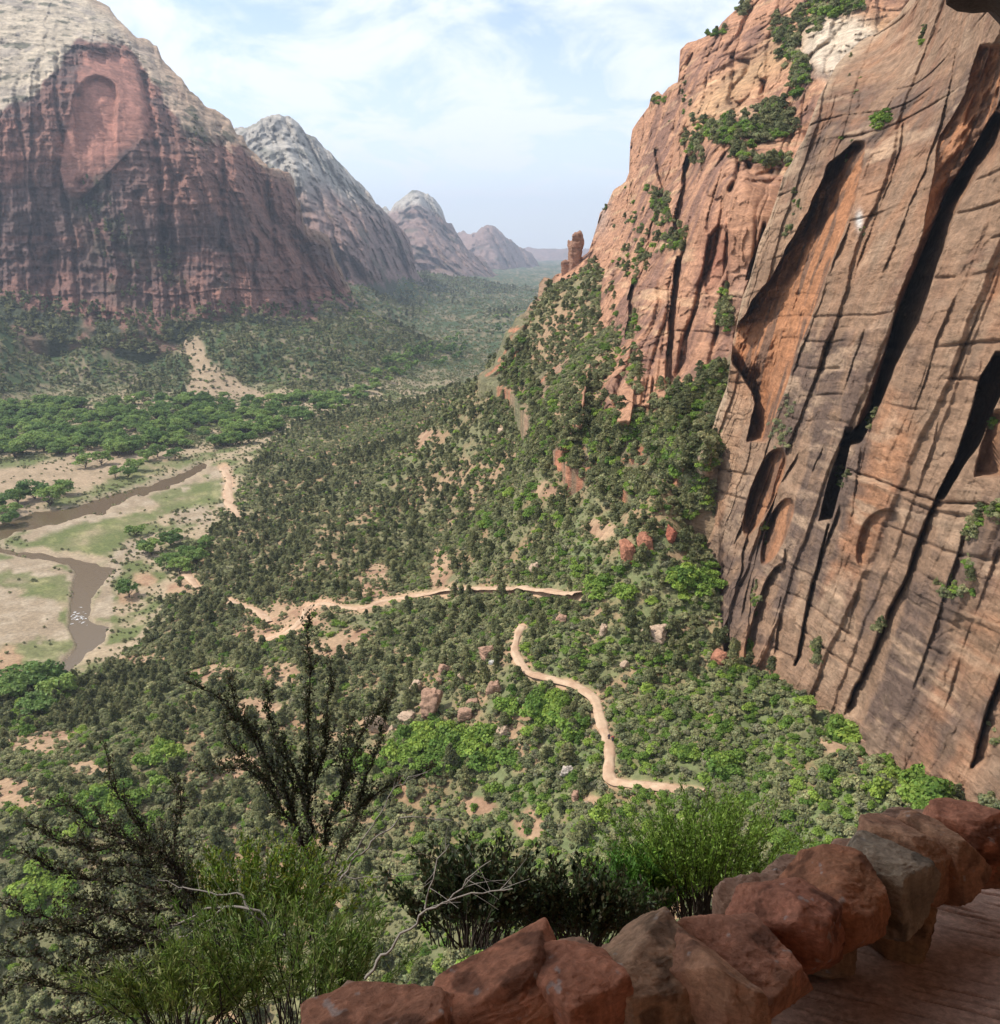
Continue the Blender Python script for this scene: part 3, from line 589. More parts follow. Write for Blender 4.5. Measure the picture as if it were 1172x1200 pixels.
n1 = fbm(Xg/40, Yg/40, Zg/40, 4, 80); n2 = fbm(Xg/6, Yg/6, Zg/6, 4, 81); n3 = fbm(Xg/15, Yg/15, 0*Zg, 4, 82)
soil = np.array([.29, .19, .11]); sand = np.array([.27, .205, .135]); grass = np.array([.115, .13, .045]); brush = np.array([.13, .14, .065]); dgreen = np.array([.05, .075, .028])
C = mixc(soil, brush, .85*sstep(-.35, .15, n1+.6*n2)); C = mixc(C, [.34, .18, .105], .5*sstep(.1, .5, n3))
green_side = sstep(560, 680, Ug+.3*(Vg-700))*sstep(560, 660, Vg); C = mixc(C, [.13, .16, .065], .8*green_side*sstep(-.4, .2, n2))
C = mixc(C, mixc(dgreen, [.19, .15, .09], sstep(.0, .4, n2+.6*n1)), sstep(700, 950, Rg)*(1-flat))
vf = sstep(6, 2, Zg+150.)*sstep(1150, 900, Rg)
C = mixc(C, mixc([.33, .25, .16], grass, sstep(-.1, .25, n3)), vf)
for p in dirt_v: C = mixc(C, mixc([.33, .24, .155], [.27, .20, .125], sstep(-.2, .4, n2)), sstep(4, -4, sdpoly(Ug, Vg, p)+5*n3))
grass_p = [[(30, 640), (80, 620), (140, 605), (190, 598), (180, 618), (150, 632), (120, 655), (70, 645)], [(90, 680), (84, 740), (60, 700), (0, 685), (-60, 690), (-60, 668), (50, 672)], [(85, 745), (90, 758), (60, 775), (0, 785), (-60, 790), (0, 760)], [(175, 580), (262, 560), (262, 590), (200, 600)], [(160, 545), (220, 535), (235, 540), (180, 560), (110, 580), (60, 595), (60, 585), (120, 570)]]
for p in sands: C = mixc(C, mixc(sand, [.34, .27, .19], sstep(-.2, .4, n2)), sstep(3, -3, sdpoly(Ug, Vg, p)+7*n3))
for p in grass_p: C = mixc(C, mixc(grass, [.23, .22, .09], sstep(0, .5, n2)), .85*sstep(3, -3, sdpoly(Ug, Vg, p)+10*n2)*sstep(-.5, .1, n3+.3))
for (cu, cv, a, b) in dirt_s: C = mixc(C, mixc([.34, .225, .135], [.28, .165, .10], sstep(-.2, .3, n2)), sstep(1.25, .75, np.hypot((Ug-cu)/a, (Vg-cv)/b)+.5*n2))
C = mixc(C, [.27, .20, .14], flat*sstep(2, -2, sd)); C = mixc(C, [.30, .23, .155], .8*flat*sstep(6, 2, sd)*sstep(-2, 2, sd))
for nm, (pts, w) in trails.items(): C = mixc(C, [.46, .29, .18], .8*sstep(9, 3, pdist(Ug, Vg, pts)+4*n2))
me = mesh_np('ground', np.stack([Xg, Yg, Zg], -1), grid_faces(len(RR), len(TH))[:, ::-1], C, True, M_GROUND)
ground = link('ground', me); tag(ground, kind='structure')
def zt(x, y):
    r = np.hypot(x, y); th = np.arctan2(x, y)
    fi = np.clip(np.interp(r, RR, np.arange(len(RR))), 0, len(RR)-1.001); fj = np.clip((th-TH[0])/(TH[1]-TH[0]), 0, len(TH)-1.001)
    i = fi.astype(int); j = fj.astype(int); a = fi-i; b = fj-j
    return Zg[i, j]*(1-a)*(1-b)+Zg[i+1, j]*a*(1-b)+Zg[i, j+1]*(1-a)*b+Zg[i+1, j+1]*a*b
def hit(u, v):
    u = np.atleast_1d(np.asarray(u, float)); v = np.atleast_1d(np.asarray(v, float)); d = rays(u, v)
    lo = np.full(u.shape, 70.); hi = np.full(u.shape, np.nan); Dk = 70.
    while Dk < 5000:
        Dn = Dk*1.01; P = d*Dn; under = P[:, 2] < zt(P[:, 0], P[:, 1])
        new = under & np.isnan(hi); hi[new] = Dn; lo[new] = Dk; Dk = Dn
    hi = np.where(np.isnan(hi), 5000, hi)
    for _ in range(14):
        m = (lo+hi)/2; P = d*m[:, None]; under = P[:, 2] < zt(P[:, 0], P[:, 1]); hi = np.where(under, m, hi); lo = np.where(under, lo, m)
    return d*hi[:, None]
# river water
m, nt, b = new_mat('river_water'); b.inputs['Base Color'].default_value = (.12, .085, .05, 1); b.inputs['Roughness'].default_value = .1; b.inputs['Specular IOR Level'].default_value = .5
co = N(nt, 'ShaderNodeTexCoord'); nn = N(nt, 'ShaderNodeTexNoise'); nn.inputs['Scale'].default_value = .9; nn.inputs['Detail'].default_value = 5; L(nt, co.outputs['Object'], nn.inputs['Vector'])
bp = N(nt, 'ShaderNodeBump'); bp.inputs['Strength'].default_value = .35; bp.inputs['Distance'].default_value = .3; L(nt, nn.outputs['Fac'], bp.inputs['Height']); L(nt, bp.outputs[0], b.inputs['Normal'])
def flatpoly(pts, z):
    P = []
    for (u_, v_) in pts:
        d = rays(u_, v_); P.append(d*(z/d[2]))
    return np.array(P)
wx = np.linspace(-420, -80, 40); wy = np.linspace(230, 760, 60)
gx, gy = np.meshgrid(wx, wy, indexing='ij'); uu, vv, _ = proj(np.stack([gx, gy, gx*0-151.0], -1))
ok = np.minimum(sdpoly(uu, vv, river_poly), pdist(uu, vv, river_a)-9) < 14
F = grid_faces(40, 60); F = F[ok.ravel()[F].any(1)]
me = mesh_np('river', np.stack([gx, gy, gx*0-150.95], -1), F[:, ::-1], None, True, m); rv = link('river', me); tag(rv, kind='structure')
# foam on the riffle
fo = MB(); M_FOAM = plain('river_foam', (.75, .76, .76), .5)
for k in range(46):
    a, c = random.gauss(92, 6), random.gauss(723, 5); d = rays(a, c); p = d*(-150.86/d[2]); s = random.uniform(.15, .55); an = random.gauss(.4, .5)
    n_ = 7; t = np.arange(n_)*2*np.pi/n_; q = np.stack([p[0]+s*1.6*np.cos(t)*np.cos(an)-s*.35*np.sin(t)*np.sin(an), p[1]+s*1.6*np.cos(t)*np.sin(an)+s*.35*np.sin(t)*np.cos(an), 0*t+p[2]+.01*np.cos(3*t)+.0008*k], -1)
    q += rng.normal(size=q.shape)*np.array([.08, .08, 0]); V = np.vstack([q, q.mean(0)+[0, 0, .05]])
    fo.add(V, [(i, (i+1) % n_, n_) for i in range(n_)])
tag(link('river_foam', fo.mesh('river_foam', M_FOAM)), 'white foam on the shallow riffle of the brown river', 'foam', kind='stuff')
# trails
M_TRAIL = rock_mat('trail_dust', .9, 1, .4, .12, .1, .3)
tn = {'upper': 'trail', 'lower': 'trail', 'middle': 'trail', 'river': 'trail', 'bank': 'trail'}
TR = {}
for nm, (pts, w) in trails.items():
    p = np.array(pts, float); s = np.concatenate([[0], np.cumsum(np.hypot(*np.diff(p, axis=0).T))]); q = np.linspace(0, s[-1], int(s[-1]/2.5)+2)
    uu = np.interp(q, s, p[:, 0]); vv = np.interp(q, s, p[:, 1])
    k = np.array([.25, .5, .25]); us, vs = uu.copy(), vv.copy()
    for _ in range(4): us[1:-1] = np.convolve(us, k, 'same')[1:-1]; vs[1:-1] = np.convolve(vs, k, 'same')[1:-1]
    H = hit(us, vs); TR[nm] = H
    for _ in range(6): H[1:-1] = .25*H[:-2]+.5*H[1:-1]+.25*H[2:]
    T = np.gradient(H, axis=0); T[:, 2] = 0; T /= np.linalg.norm(T, axis=1, keepdims=True); S = np.stack([-T[:, 1], T[:, 0], 0*T[:, 0]], -1)
    cols = np.linspace(-1, 1, 7); ww = w*(1+.35*fbm(q/9, q*0, q*0, 2, 5)); V = H[:, None]+S[:, None]*cols[None, :, None]*ww[:, None, None]
    V[..., 2] = zt(V[..., 0], V[..., 1]).max(1)[:, None] + .22 - .55*np.abs(cols)[None]**6
    c = mixc([.46, .325, .215], [.37, .235, .15], sstep(-.3, .5, fbm(V[..., 0]/2, V[..., 1]/2, V[..., 2], 3, 6)))
    o = link('trail', mesh_np('trail', V, grid_faces(len(q), 7), c, True, M_TRAIL)); tag(o, kind='structure')

# ------------------------------------------------------------------ vegetation prototypes
JUN = np.array([.15, .16, .07]); SCR = np.array([.25, .26, .13]); OAK = np.array([.18, .28, .05]); COT = np.array([.155, .24, .062]); SAGE = np.array([.23, .23, .14])
def crown_mesh(name, col, nl, ls, seed, kind='round', lobes=9, tr=False):
    r = np.random.default_rng(seed); C = []; W = []
    if kind == 'cone':
        for k in range(lobes):
            h = r.uniform(.15, 1.); rad = .46*(1-h)**.7+.1; a = r.uniform(0, 6.28); q = r.uniform(0, 1)**.5*rad*.75
            C.append((q*math.cos(a), q*math.sin(a), h*.95)); W.append((rad*.5+.05, rad*.5+.05, .17))
    elif kind == 'tree':
        for k in range(lobes):
            a = r.uniform(0, 6.28); q = r.uniform(0, 1)**.5*.42; h = .30+.55*r.uniform(0, 1)*(1-.5*(q/.42)**2)
            C.append((q*math.cos(a), q*math.sin(a), h)); s = r.uniform(.10, .2); W.append((s, s, s*.85))
    else:
        for k in range(lobes):
            a = r.uniform(0, 6.28); q = r.uniform(0, 1)**.5*.33; h = .12+.42*r.uniform(0, 1)*(1-(q/.4)**2*.5)
            C.append((q*math.cos(a), q*math.sin(a), h)); s = r.uniform(.14, .24); W.append((s, s, s*.85))
    C = np.array(C); W = np.array(W); k = r.integers(0, len(C), nl)
    d = r.normal(size=(nl, 3)); d[:, 2] = np.abs(d[:, 2])*.9+d[:, 2]*.25; d /= np.linalg.norm(d, axis=1, keepdims=True)
    rad = 1-np.abs(r.normal(0, .18, nl)); rad *= 1+.18*np.sign(r.normal(size=nl))*(r.uniform(size=nl) < .12)
    P = C[k]+d*W[k]*rad[:, None]; P[:, 2] = np.maximum(P[:, 2], .02)
    lobe = r.uniform(.85, 1.18, len(C))[k]; nn = d+np.array([0, 0, .25])+.55*r.normal(size=d.shape); nn /= np.linalg.norm(nn, axis=1, keepdims=True)
    a = np.cross(nn, r.normal(size=nn.shape)); a /= np.linalg.norm(a, axis=1, keepdims=True); b = np.cross(nn, a); h_ = (ls*.5*r.uniform(.6, 1.35, nl))[:, None]
    V = np.stack([P-a*h_-b*h_, P+a*h_-b*h_, P+a*h_+b*h_, P-a*h_+b*h_], 1).reshape(-1, 3); F = np.arange(4*nl).reshape(nl, 4)
    lc = col[None]*(lobe*r.uniform(.75, 1.25, nl))[:, None]*np.stack([r.uniform(.9, 1.15, nl), np.ones(nl), r.uniform(.8, 1.1, nl)], -1)
    lc = np.repeat(lc, 4, axis=0)
    return mesh_np(name, V, F, lc, False, M_LEAF), C
def trunk_mesh(name, C, seed, r0=.035, lean=.05):
    r = np.random.default_rng(seed); mb = MB(); top = C[:, 2].max()*.8
    n = 6; t = np.linspace(0, 1, n); ax = np.stack([lean*np.sin(t*2+seed), lean*np.cos(t*3+seed)-lean*math.cos(seed), t*top*.8-.08], -1)
    tube(mb, ax, r0*(1-.7*t), 6)
    for c in C[::2]:
        a = ax[r.integers(1, n-2)]; mid = (a+c)/2+r.normal(size=3)*.03; tube(mb, [a, mid, c], [r0*.45, r0*.3, r0*.12], 4)
    return mb.mesh(name, M_BARK, True)
PROTO = {}
def mk(kind, col, nl, ls, shape, lobes, n, seed, r0=.03):
    PROTO[kind] = []
    for i in range(n):
        me, C = crown_mesh(kind+'_crown', col, nl, ls, seed+i, shape, lobes); PROTO[kind].append((me, trunk_mesh(kind+'_trunk', C, seed+i, r0)))
mk('juniper', JUN, 950, .075, 'cone', 15, 4, 10); mk('scrub', SCR, 800, .075, 'round', 11, 4, 20, .02); mk('oak', OAK, 1000, .07, 'round', 13, 3, 30, .02)
mk('sage', SAGE, 600, .08, 'round', 9, 3, 35, .02); mk('cottonwood', COT, 1700, .05, 'tree', 22, 4, 40, .03)
mk('lowjuniper', JUN, 170, .17, 'cone', 8, 2, 50); mk('lowscrub', SCR, 140, .18, 'round', 7, 3, 60); mk('lowoak', OAK*.9, 150, .17, 'round', 7, 2, 70); mk('lowcottonwood', COT, 260, .12, 'tree', 14, 2, 80)
def joined(kind, i):
    a, b = PROTO[kind][i]; mb = []
    o = bpy.data.objects.new('plant_'+kind, a)
    return o

# ------------------------------------------------------------------ where plants grow
cotton_belt = [(-150, 478), (60, 476), (170, 470), (260, 468), (345, 468), (420, 462), (450, 455), (520, 430), (560, 410), (585, 392), (610, 372), (590, 362), (560, 385), (500, 405), (470, 410), (440, 440), (430, 470), (400, 480), (340, 500), (290, 522), (240, 528), (200, 525), (150, 535), (100, 530), (40, 540), (-150, 560)]
no_veg = [[(-200, 650), (90, 655), (100, 700), (92, 760), (60, 800), (0, 790), (-200, 800)], [(20, 628), (60, 606), (160, 577), (240, 542), (262, 545), (262, 580), (200, 600), (150, 625), (120, 660), (134, 700), (134, 740), (90, 790), (90, 660), (20, 650)]]
def cover(u, v, x, y, D):
    """density 0..1 of brush and kinds"""
    n = fbm(x/16, y/16, 0*x, 3, 90); big = fbm(x/60, y/60, 0*x, 3, 91)
    d = .66+.60*n+.15*fbm(x/5, y/5, 0*x, 2, 93)
    gs = sstep(560, 680, u+.3*(v-700))*sstep(560, 660, v); d = np.maximum(d, .95*gs*(.9+.3*n))
    for (cu, cv, a, b) in dirt_s: d = d*(1-.85*sstep(1.2, .7, np.hypot((u-cu)/a, (v-cv)/b)+.35*n))
    for p in dirt_v: d = np.where(sdpoly(u, v, p)+10*n < 0, .10, d)
    for p in no_veg: d = np.where(inpoly(u, v, p), .09*(n > .05), d)
    vf = (np.hypot(x, y) < 900) & (zt(x, y) < -147); d = np.where(vf & ~inpoly(u, v, cotton_belt), d*.35, d)
    return d, gs, big, n
def clear_of_trails(u, v, D, r):
    m = np.ones(len(u), bool)
    for nm, (pts, w) in trails.items():
        m &= pdist(u, v+.3*r/D*1000, pts) > (w*.55+r*.62)/D*1000
    return m
pl = dict(x=[], y=[], s=[], k=[], h=[])
KN = ['juniper', 'scrub', 'oak', 'sage', 'cottonwood', 'lowjuniper', 'lowscrub', 'lowoak', 'lowcottonwood']
tiny = False
def scatter(r0, r1, cell, smin, smax, far):
    dth = math.radians(82); n = int(.5*dth*(r1*r1-r0*r0)/cell**2)
    r = np.sqrt(rng.uniform(r0*r0, r1*r1, n)); th = rng.uniform(-math.radians(41), math.radians(41), n)
    x = r*np.sin(th); y = r*np.cos(th); z = zt(x, y); u, v, D = proj(np.stack([x, y, z], -1))
    ok = (u > -170) & (u < 1330) & (v < 1420) & (v > 250)
    # hidden behind the walls
    PA, inA = surfA(u, v); dA = proj(PA)[2]; ok &= ~(inA & (D > dA+6))
    PB, inB = surfB(u, v); dB = proj(PB)[2]; ok &= ~(inB & (D > dB+8))
    x, y, z, u, v, D = [a[ok] for a in (x, y, z, u, v, D)]
    d, gs, big, nz = cover(u, v, x, y, D); ok = rng.uniform(size=len(x)) < d
    x, y, z, u, v, D, gs, big, nz = [a[ok] for a in (x, y, z, u, v, D, gs, big, nz)]
    s = smin+(smax-smin)*rng.beta(1.3, 3.4, len(x)); q = rng.uniform(size=len(x))
    pj = .13-.05*gs+.25*big; po = .06+.22*gs+.12*(big < -.1); ps = .16
    k = np.where(q < pj, 0, np.where(q < pj+po, 2, np.where(q < pj+po+ps, 3, 1)))
    fl = z < -147.5; k = np.where(fl, 1, k); s = np.where(fl, s*.55, s); s = np.where(k == 0, s*1.12, s); s = np.where(k == 3, s*.7, s)
    if tiny: k = np.where(q < .35, 2, np.where(q < .7, 1, 3)); s = smin+(smax-smin)*rng.beta(1.6, 2.5, len(x))
    ft = np.interp(u, [780, 821, 842, 850, 905, 946, 957, 1004, 1061, 1119, 1400], [600, 612, 637, 742, 767, 788, 825, 846, 898, 914, 915]); s = np.where((u > 790) & (v < ft+22), s*.6, s)
    ok = clear_of_trails(u, v, D, s*.5)
    if far: k = np.array([5, 6, 7, 6])[k]
    h = np.where((k == 0) | (k == 5), rng.uniform(.95, 1.35, len(x)), rng.uniform(.75, 1.05, len(x)))
    for a, b in (('x', x), ('y', y), ('s', s), ('k', k), ('h', h)): pl[a].append(b[ok])
scatter(75, 210, 1.3, 1.3, 4.3, False)
scatter(210, 420, 1.6, 1.7, 4.8, False)
scatter(420, 760, 2.1, 2.2, 5.4, True)
scatter(760, 1400, 3.7, 3.0, 7., True)
scatter(1400, 3600, 9, 6, 12, True)
tiny = True
scatter(75, 330, .95, .5, 1.5, True)
# cottonwoods along the river
def cot(us, vs, hs):
    H = hit(us, vs)
    for a, b in (('x', H[:, 0]), ('y', H[:, 1]), ('s', np.asarray(hs, float)), ('k', np.where(H[:, 1] < 950, 4, 8)), ('h', rng.uniform(.72, .95, len(H)))): pl[a].append(b)
cu = [40, 22, 60, 12, 75, 150, 100, 120, 135, 160, 172, 140, 4, -5, 185, 205, 30, 55, 15, 70, 45, 200, 160, 178, 222, 198, 240, 150, 172, 205, 212, 230, 90, 130]
cv = [585, 590, 592, 605, 580, 560, 548, 545, 560, 552, 540, 535, 618, 600, 536, 538, 810, 812, 822, 820, 840, 640, 628, 650, 655, 668, 645, 700, 648, 632, 672, 662, 536, 532]
ch = [17, 15, 15, 11, 12, 12, 13, 13, 9, 13, 12, 13, 15, 17, 12, 12, 15, 14, 12, 11, 11, 11, 10, 11, 10, 11, 9, 9, 9, 8, 10, 10, 11, 12]
cot(np.array(cu, float), np.array(cv, float), ch)
for cu_, cv_, a_, b_, n_ in [(505, 880, 55, 28, 36), (560, 880, 30, 25, 14), (642, 840, 30, 22, 26), (676, 858, 12, 10, 5), (985, 862, 12, 12, 5), (1042, 862, 10, 20, 6), (812, 680, 36, 22, 18), (860, 650, 20, 20, 8), (130, 950, 60, 30, 26), (190, 890, 30, 10, 10), (30, 850, 26, 20, 10), (60, 1050, 60, 40, 18), (880, 760, 18, 12, 8), (1080, 935, 40, 18, 14), (600, 610, 60, 40, 20), (700, 690, 30, 16, 8), (850, 895, 14, 20, 4), (420, 900, 30, 20, 8)]:
    uu = rng.normal(cu_, a_*.5, n_); vv = rng.normal(cv_, b_*.5, n_); ok = clear_of_trails(uu, vv, np.full(n_, 170.), 2.2); H = hit(uu[ok], vv[ok])
    for a, b in (('x', H[:, 0]), ('y', H[:, 1]), ('s', rng.uniform(3.6, 6.2, len(H))), ('k', np.full(len(H), 2)), ('h', rng.uniform(.75, 1.05, len(H)))): pl[a].append(b)
uu = rng.uniform(568, 650, 420); vv = rng.uniform(432, 545, 420); H = hit(uu, vv)
for a, b in (('x', H[:, 0]), ('y', H[:, 1]), ('s', rng.uniform(2.2, 4.6, 420)), ('k', rng.integers(0, 3, 420)), ('h', rng.uniform(.8, 1.15, 420))): pl[a].append(b)
a = rng.uniform(-150, 620, 5200); b_ = rng.uniform(360, 560, 5200); ok = inpoly(a, b_, cotton_belt) & ((fbm(a/30, b_/12, 0*a, 2, 92) > -.35) | (b_ < 500)) & (rng.uniform(size=5200) < np.clip((b_-340)/130, .15, 1)*.62)
cot(a[ok], b_[ok], rng.uniform(9, 15, ok.sum()))
for a in pl: pl[a] = np.concatenate(pl[a])
z = zt(pl['x'], pl['y']); U, V_, D = proj(np.stack([pl['x'], pl['y'], z], -1))
pl['z'] = z
# plants rooted on ledges and talus of the two walls
ledge = []
def on(surf, cu, cv, a, b, n, s0, s1, kinds=(0, 1, 2)):
    uu = rng.normal(cu, a*.55, n); vv = rng.normal(cv, b*.55, n); P, ok = surf(uu, vv)
    P = P[ok]
    for p in P: ledge.append((p[0], p[1], p[2]-.4, rng.uniform(s0, s1), kinds[rng.integers(len(kinds))], rng.uniform(.8, 1.25)))
for e in [(602, 440, 16, 22, 60, 2.5, 4.5), (630, 470, 14, 26, 50, 2.5, 4.5), (850, 160, 22, 14, 60, 3, 6), (885, 155, 20, 12, 50, 3, 6), (925, 60, 14, 26, 40, 3, 6), (935, 95, 10, 18, 26, 3, 6), (905, 135, 14, 12, 36, 3, 6), (915, 150, 14, 12, 30, 3, 5), (815, 172, 16, 16, 30, 3, 5), (905, 190, 22, 6, 36, 2, 4), (870, 182, 12, 6, 20, 2, 4),
          (772, 240, 12, 14, 26, 3, 5), (790, 285, 14, 10, 34, 3, 5), (775, 265, 14, 14, 18, 2, 4), (745, 260, 14, 30, 24, 2, 4), (755, 300, 16, 16, 20, 2, 4), (735, 310, 14, 22, 22, 2.5, 4.5), (940, 30, 26, 12, 30, 3, 6), (965, 12, 22, 10, 24, 4, 8), (990, 10, 24, 10, 20, 3, 6), (830, 40, 20, 5, 14, 3, 5), (870, 12, 14, 6, 12, 3, 5), (768, 118, 8, 5, 8, 3, 5),
          (700, 240, 12, 8, 6, 2, 4), (690, 320, 14, 14, 26, 3, 5), (740, 385, 8, 20, 14, 2, 4), (715, 350, 8, 24, 10, 2, 3.5), (850, 380, 8, 24, 20, 2.5, 4.5), (836, 445, 20, 12, 55, 2.5, 4.5), (805, 468, 24, 14, 80, 2.5, 4.5), (845, 455, 12, 18, 40, 3, 5), (742, 440, 8, 20, 24, 2, 4), (770, 505, 40, 20, 150, 2.5, 4.8), (712, 500, 26, 24, 70, 2, 4.5), (815, 580, 30, 22, 60, 2, 4), (790, 600, 20, 12, 30, 2, 4),
          (835, 520, 20, 30, 60, 3, 5), (790, 540, 30, 22, 90, 3, 5), (850, 350, 8, 14, 12, 2, 4), (820, 145, 20, 10, 16, 2, 4), (800, 120, 10, 20, 8, 2, 3)]: on(surfB, *e)
a = rng.uniform(590, 760, 2300); b_ = rng.uniform(310, 580, 2300)
lim = np.interp(a, [590, 640, 675, 690, 705, 760], [410, 362, 345, 470, 500, 520]); P, ok = surfB(a, b_); ok &= (b_ > lim+8*fbm(a/12, b_/12, 0*a, 3, 95)) & (fbm(a/14, b_/14, 0*a, 3, 96) > -.1)
for p, q in zip(P[ok], rng.uniform(size=ok.sum())): ledge.append((p[0], p[1], p[2]-.5, rng.uniform(2.4, 5.2), int(q*2.6), rng.uniform(.8, 1.25)))
a = rng.uniform(0, 430, 1500); b_ = np.interp(a, [0, 60, 170, 250, 350, 400, 424], [355, 362, 378, 370, 374, 352, 362])+rng.uniform(-14, 45, 1500); P, ok = surfM(a, b_)
for p in P[ok & (fbm(a/20, b_/9, 0*a, 3, 97) > -.2)]: ledge.append((p[0], p[1], p[2]-.5, rng.uniform(4, 8), 5 if rng.uniform() < .5 else 6, rng.uniform(.8, 1.2)))
a = rng.uniform(90, 300, 500); b_ = rng.uniform(20, 350, 500); P, ok = surfM(a, b_); gl = np.minimum(pdist(a, b_, [(100, 225), (125, 260), (150, 330)])/22, np.minimum(pdist(a, b_, [(225, 150), (235, 165)])/14, pdist(a, b_, [(205, 330), (195, 300)])/14))
for p in P[ok & (gl < 1)]: ledge.append((p[0], p[1], p[2]-.5, rng.uniform(4, 9), 5, rng.uniform(.8, 1.2)))
for e in [(1036, 140, 12, 5, 20, 1.4, 2.8, (2, 1, 2)), (1025, 148, 12, 4, 10, 1.2, 2), (915, 505, 8, 18, 26, 1.2, 2.2, (3, 1)), (925, 480, 6, 12, 12, 1, 2, (3, 1)), (1020, 495, 6, 8, 12, 1, 2), (985, 560, 5, 10, 10, 1, 2), (1140, 620, 10, 14, 16, 1, 2.2), (1165, 600, 10, 10, 10, 1, 2), (1120, 690, 16, 12, 18, .8, 1.8), (1135, 660, 6, 14, 10, .8, 1.6), (1105, 690, 8, 6, 6, .8, 1.6),
          (1028, 735, 6, 5, 8, 1, 1.8), (960, 770, 5, 16, 12, 1.4, 2.4), (895, 625, 4, 14, 10, 1, 2), (885, 700, 5, 16, 12, 1, 2), (815, 560, 6, 14, 16, 1.2, 2.2), (835, 600, 4, 12, 8, 1, 2), (1085, 40, 6, 14, 5, 1, 2), (1000, 90, 8, 20, 5, .8, 1.4), (935, 240, 8, 14, 8, .8, 1.6), (925, 270, 6, 12, 6, 1, 2), (1010, 270, 3, 8, 3, .7, 1.2), (1165, 870, 6, 12, 8, .8, 1.5), (990, 175, 8, 20, 6, .8, 1.4), (1165, 500, 5, 12, 6, 1, 1.8)]: on(surfA, *e)
LG = np.array(ledge)
X = np.concatenate([pl['x'], LG[:, 0]]); Y = np.concatenate([pl['y'], LG[:, 1]]); Z = np.concatenate([pl['z'], LG[:, 2]]); S = np.concatenate([pl['s'], LG[:, 3]]); K = np.concatenate([pl['k'], LG[:, 4]]).astype(int); Hh = np.concatenate([pl['h'], LG[:, 5]])
U, V_, D = proj(np.stack([X, Y, Z], -1)); R = rng.uniform(0, 6.28, len(X)); pid = rng.integers(0, 12, len(X)); used = np.zeros(len(X), bool)
inview = (U > 5) & (U < 1167) & (V_ > 5) & (V_ < 1190)
low_hidden = (V_ > np.interp(U, [0, 380, 560, 735, 870, 1172], [1200, 1190, 1070, 1040, 1000, 905])-6)
px = S*Hh/D*1000
print('plants', len(X), 'per kind', np.bincount(K))
def where(u, v):
    if v < 470 and u > 560 or u > 690 and v < 560: return 'on the rocky talus beside the red cliff' if v > 330 else 'on a ledge high on the red cliff'
    if u > 860 and v < 760: return 'clinging to the brown cliff slabs'
    if v > 880 and u < 480: return 'on the slope behind the dark twiggy bushes'
    if v > 930: return 'on the slope just beyond the stone parapet'
    if v > 735 and u > 600: return 'on the green slope around the lower zigzag trail'
    if v > 735: return 'on the open slope above the river bend'
    if v > 640 and u > 600: return 'on the green slope below the cliff foot'
    if v > 640: return 'on the dusty slope near the upper trail'
    return 'on the wooded slope beyond the upper trail'
def single(kind, name, cat, word, n, with_trunk, group):
    ks = [KN.index(kind)]
    cand = np.where(inview & ~low_hidden & np.isin(K, ks) & (px > 5))[0]
    cand = cand[np.argsort(-px[cand])][:n]
    for i in cand:
        i = int(i); used[i] = True; var = int(pid[i]) % len(PROTO[kind]); cm, tm = PROTO[kind][var]; s = float(S[i]); h = float(Hh[i]*S[i]); loc = (float(X[i]), float(Y[i]), float(Z[i]))
        w = where(U[i], V_[i])
        if with_trunk:
            e = empty(name, loc); e.scale = (s, s, h); e.rotation_euler = (0, 0, float(R[i]))
            for nm, me in (('crown', cm), ('trunk', tm)):
                o = bpy.data.objects.new(nm, me); COL.objects.link(o); o.parent = e
        else:
            e = link(name, cm, loc=loc); e.scale = (s, s, h); e.rotation_euler = (0, 0, float(R[i]))
        tag(e, f'{word} {w}', cat, f'{group} {w}')
single('juniper', 'juniper_tree', 'juniper', 'dark olive green juniper', 290, True, 'junipers')
single('scrub', 'desert_shrub', 'shrub', 'rounded grey green shrub', 290, False, 'grey green shrubs')
single('oak', 'oak_bush', 'bush', 'bright green leafy oak bush', 220, False, 'bright green bushes')
single('sage', 'sage_bush', 'sagebrush', 'small pale sage coloured bush', 200, False, 'pale bushes')
cand = np.where(inview & (K == 4))[0]; cand = cand[np.argsort(-px[cand])][:240]
for i in cand:
    i = int(i); used[i] = True; cm, tm = PROTO['cottonwood'][int(pid[i]) % 4]; s = float(S[i]); loc = (float(X[i]), float(Y[i]), float(Z[i]))
    e = empty('cottonwood_tree', loc); e.scale = (s*1.15, s*1.15, float(Hh[i]*S[i])*1.1); e.rotation_euler = (0, 0, float(R[i]))
    for nm, me in (('crown', cm), ('trunk', tm)):
        o = bpy.data.objects.new(nm, me); COL.objects.link(o); o.parent = e
    u_, v_ = U[i], V_[i]
    w = 'clumped at the lower left edge by the river' if v_ > 760 else 'on the near bank beside the river bend' if v_ > 615 and u_ > 120 else 'standing alone on the dusty far river bank' if v_ > 565 else 'in the green belt across the valley floor' if v_ > 445 else 'far down the valley floor between the mountains'
    tag(e, f'green cottonwood tree {w}', 'cottonwood', f'cottonwoods {w}')

